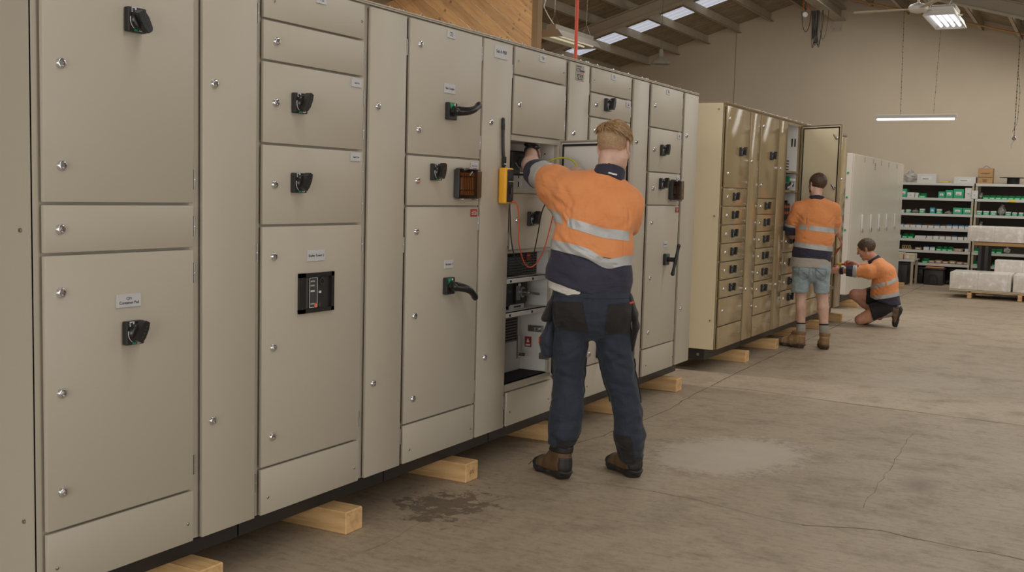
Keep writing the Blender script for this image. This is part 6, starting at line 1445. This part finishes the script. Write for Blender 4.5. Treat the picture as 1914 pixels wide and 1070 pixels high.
# ------------------------------------------------------------------ kneeling worker
p3 = thing('person', 'person with dark hair kneeling at the end of the sand row, holding a screwdriver', 'person', (.75, 12.85, 0), R(9.9))
hc3, hf3 = (-.425, .0, .885), (-.93, .10, -.36)
B = Field((-.86, -.26, 0), (.08, .34, 1.05), .006)
fr3, g3 = head(B, hc3, hf3, (-.32, 0, 1), 1.)
B.cap((-.30, 0, .72), (-.385, 0, .82), (.058, .06), (.054, .056), (0, 1, 0), .03)
B.chain([((-.27, 0, .66), (.15, .085)), ((-.19, 0, .50), (.145, .09)), ((-.17, 0, .34), (.14, .09)), ((-.17, .0, .26), (.15, .1))], (0, 1, 0), .03)
B.chain([((-.29, -.02, .70), .05), ((-.29, -.155, .665), .05), ((-.43, -.18, .618), .036), ((-.52, -.16, .632), .040), ((-.70, -.115, .628), (.029, .026))], (0, 0, 1), .03)
hand(B, (-.70, -.115, .628), (-1, .1, -.02), (0, .9, -.3), -1, (.5, .7, .5))
B.chain([((-.29, .02, .70), .05), ((-.30, .155, .67), .05), ((-.42, .18, .62), .042), ((-.555, .12, .705), (.027, .025))], (0, 0, 1), .03)
hand(B, (-.555, .12, .705), (-.95, -.1, .12), (.1, -.6, -.7), 1, (.75, .9, .6), .04)
B.chain([((-.18, -.08, .25), .075), ((-.30, -.105, .17), .070), ((-.455, -.11, .075), .058)], (0, 1, 0), .015)
B.chain([((-.455, -.11, .064), .052), ((-.36, -.105, .095), .052), ((-.22, -.10, .145), .038), ((-.10, -.10, .178), .030)], (0, 1, 0), .015)
B.chain([((-.18, .08, .25), .075), ((-.37, .11, .33), .082), ((-.53, .12, .345), .062)], (0, 1, 0), .03)
B.chain([((-.53, .12, .335), .056), ((-.42, .13, .25), .056), ((-.30, .13, .14), .04), ((-.24, .13, .09), .036)], (0, 1, 0), .025)
fobj(B, 'body', p3, SKIN3, 3)
T = Field((-.50, -.24, .06), (.04, .28, .46), .006)
T.chain([((-.18, 0, .38), (.14, .10)), ((-.17, 0, .26), (.145, .11))], (0, 1, 0), .03); T.chain([((-.17, -.08, .23), (.09, .09)), ((-.33, -.105, .165), (.094, .099))], (0, 1, 0), .02); T.chain([((-.18, .08, .26), (.09, .09)), ((-.37, .11, .33), (.094, .098))], (0, 1, 0), .02)
T.clip(lambda x, y, z: np.where(y < 0, -.34 - x - .35 * (z - .17), -.40 - x))
fobj(T, 'shorts', p3, BLKC, 2, folds([((-.3, -.2, .2), (-.15, -.2, .3), .013, .006)], .006, (10, 10, 8), 2, .002), label='black work shorts')
S = Field((-.66, -.30, .22), (.02, .30, .84), .006)
S.chain([((-.285, 0, .695), (.12, .085)), ((-.225, 0, .62), (.165, .125)), ((-.205, 0, .50), (.170, .140)), ((-.200, 0, .38), (.172, .150)), ((-.178, 0, .26), (.178, .158))], (0, 1, 0), .03)
S.chain([((-.29, -.03, .72), (.07, .07)), ((-.285, -.15, .665), (.08, .085)), ((-.38, -.18, .635), (.078, .08)), ((-.50, -.175, .632), (.066, .068))], (0, 0, 1), .035)
S.chain([((-.29, .03, .72), (.07, .07)), ((-.29, .15, .67), (.08, .085)), ((-.38, .18, .64), (.075, .08)), ((-.46, .17, .645), (.066, .068))], (0, 0, 1), .035)
S.clip(lambda x, y, z: (.262 + .30 * np.maximum(-.12 - x, 0) + 0 * y) - z); S.cap((-.545, -.16, .634), (-.65, -.13, .63), .08, .08, (0, 0, 1), 0, 's'); S.cap((-.34, 0, .755), (-.40, 0, .86), (.062, .064), (.062, .062), (0, 1, 0), .004, 's')
s3 = folds([((-.30, -.16, .62), (-.19, -.15, .40), .008, .007), ((-.44, -.22, .68), (-.30, -.2, .64), .012, .008), ((-.45, -.23, .62), (-.31, -.2, .60), .012, .007), ((-.42, -.2, .58), (-.30, -.18, .66), .012, .006), ((-.36, -.13, .45), (-.24, -.15, .38), .012, .007), ((-.36, -.13, .40), (-.22, -.15, .34), .012, .007), ((-.33, -.14, .50), (-.24, -.16, .43), .01, .005), ((-.20, -.14, .60), (-.16, -.13, .44), .012, .003)], .007, (8, 8, 6), 31, .003)
sh = fobj(S, 'shirt', p3, two_tone('orange_navy_shirt_kneeling', .392, (.22, 0)), 2, s3, label='orange high visibility shirt with navy lower part')
band(sh.data, sh, lambda x, y: .505 + .30 * (x + .2) + .25 * max(x + .15, 0), .024, [((-.205, 0, 0), (1, 0, 0))], label='grey reflective strip at the chest')
band(sh.data, sh, lambda x, y: .505 + .30 * (x + .2) + .25 * max(x + .15, 0), .024, [((-.185, 0, 0), (-1, 0, 0))], label='grey reflective strip at the back')
band(sh.data, sh, lambda x, y: .398 + .22 * (x + .03), .023, [], label='lower grey reflective strip')
Q = Field((-.70, -.30, .5), (-.44, -.04, .78), .005); Q.cap((-.57, -.165, .634), (-.62, -.15, .63), .068, .062, (0, 0, 1), 0); Q.clip(lambda x, y, z: np.maximum(-.635 - x, x + .558) + 0 * y + 0 * z); fobj(Q, 'sleeve_cuff', sh, NAVY, 1, folds([], .006, (20, 20, 20), 4), label='navy sleeve cuff')
Q = Field((-.70, -.30, .5), (-.44, -.04, .78), .005); Q.cap((-.51, -.175, .634), (-.56, -.165, .632), .072, .070, (0, 0, 1), 0); Q.clip(lambda x, y, z: np.maximum(-.563 - x, x + .515) + 0 * y + 0 * z); fobj(Q, 'sleeve_strip', sh, REFL, 1, label='grey reflective strip round the sleeve')
Q = Field((-.46, -.12, .68), (-.2, .12, .86), .005); Q.cap((-.315, 0, .735), (-.345, 0, .775), (.078, .08), (.070, .072), (0, 1, 0), 0); Q.clip(lambda x, y, z: np.maximum(((x + .345) * -.6 + (z - .775) * .8) - .012, -((x + .315) * -.6 + (z - .735) * .8) - .005) + 0 * y); Q.cap((-.30, 0, .72), (-.40, 0, .85), (.061, .063), (.058, .06), (0, 1, 0), .003, 's'); fobj(Q, 'collar', sh, NAVY, 1, label='navy shirt collar')
cut(sh.data, 'pleat', sh, sh.data.materials[0], [((-.188, 0, 0), (1, 0, 0)), ((-.202, 0, 0), (-1, 0, 0)), ((0, 0, .64), (0, 0, 1)), ((0, 0, .42), (0, 0, -1)), ((0, -.02, 0), (0, 1, 0))], None, .002, .004)
haircap(p3, hc3, fr3, g3, 1., HAIRK, back=.045, off=.002)
b = MB()
for q in (-1, 1): b.tube([tuple(g3(q * (.016 + .012 * t), .100 - .006 * t * t, .036 - .006 * t * t)) for t in (0, .5, 1, 1.6)], .003, HAIRK, 5)
b.obj('eyebrows', p3)
b = MB()
for q in (-1, 1): b.blob(g3(q * .031, .0915, .012), .0075, M('eye_dark', (40, 30, 26), .2), 2)
b.obj('eyes', p3)
b = MB(); b.lathe([(.040, -.02), (.042, -.016), (.042, .016), (.040, .02)], (-.685, -.118, .628), (-1, .1, -.02), BLKC, 20, False); b.obj('wrist_band', p3, label='black wrist band')
bt = place_boot(BOOT1, p3, (-.028, -.10, .20), (0, 0, 0), 1.02); bt.scale = (.88,) * 3; bt.rotation_euler = Matrix(((0, -.24, -.97), (1, 0, 0), (0, -.97, .24))).to_euler(); bt.location = (.0, -.10, .205); bt.scale = (.84,) * 3
bt = place_boot(BOOT1, p3, (-.215, .13, .0), (R(-25), 0, R(90)), 1.0); bt.location = (-.20, .13, .085)
b = MB(); b.lathe([(.040, .0), (.042, .04), (.044, .09), (.043, .13)], (-.235, -.10, .14), (1, 0, .28), SOCK, 18, False); b.obj('sock', p3, label='grey sock'); b = MB(); b.lathe([(.042, .0), (.045, .07)], (-.30, .13, .14), (.75, 0, -.62), SOCK, 18, False); b.obj('sock', p3, label='grey sock')
sd = thing('screwdriver', 'red shafted screwdriver held in the hand of the kneeling worker', 'screwdriver', (.75, 12.85, 0), R(9.9))
b = MB(); b.lathe([(.012, 0), (.016, .02), (.0155, .06), (.010, .075), (.014, .085), (.011, .1)], (-.60, .095, .69), (-1, -.04, .02), REDP, 14); b.obj('handle', sd)
b = MB(); b.lathe([(.0145, .0), (.0150, .03), (.010, .04)], (-.695, .091, .692), (-1, -.04, .02), YELLOWP, 14); b.obj('collar', sd)
b = MB(); b.cyl((-.73, .09, .693), (-.93, .082, .697), .0055, REDP); b.cyl((-.93, .082, .697), (-.955, .081, .6975), .004, STEEL); b.obj('shaft', sd)
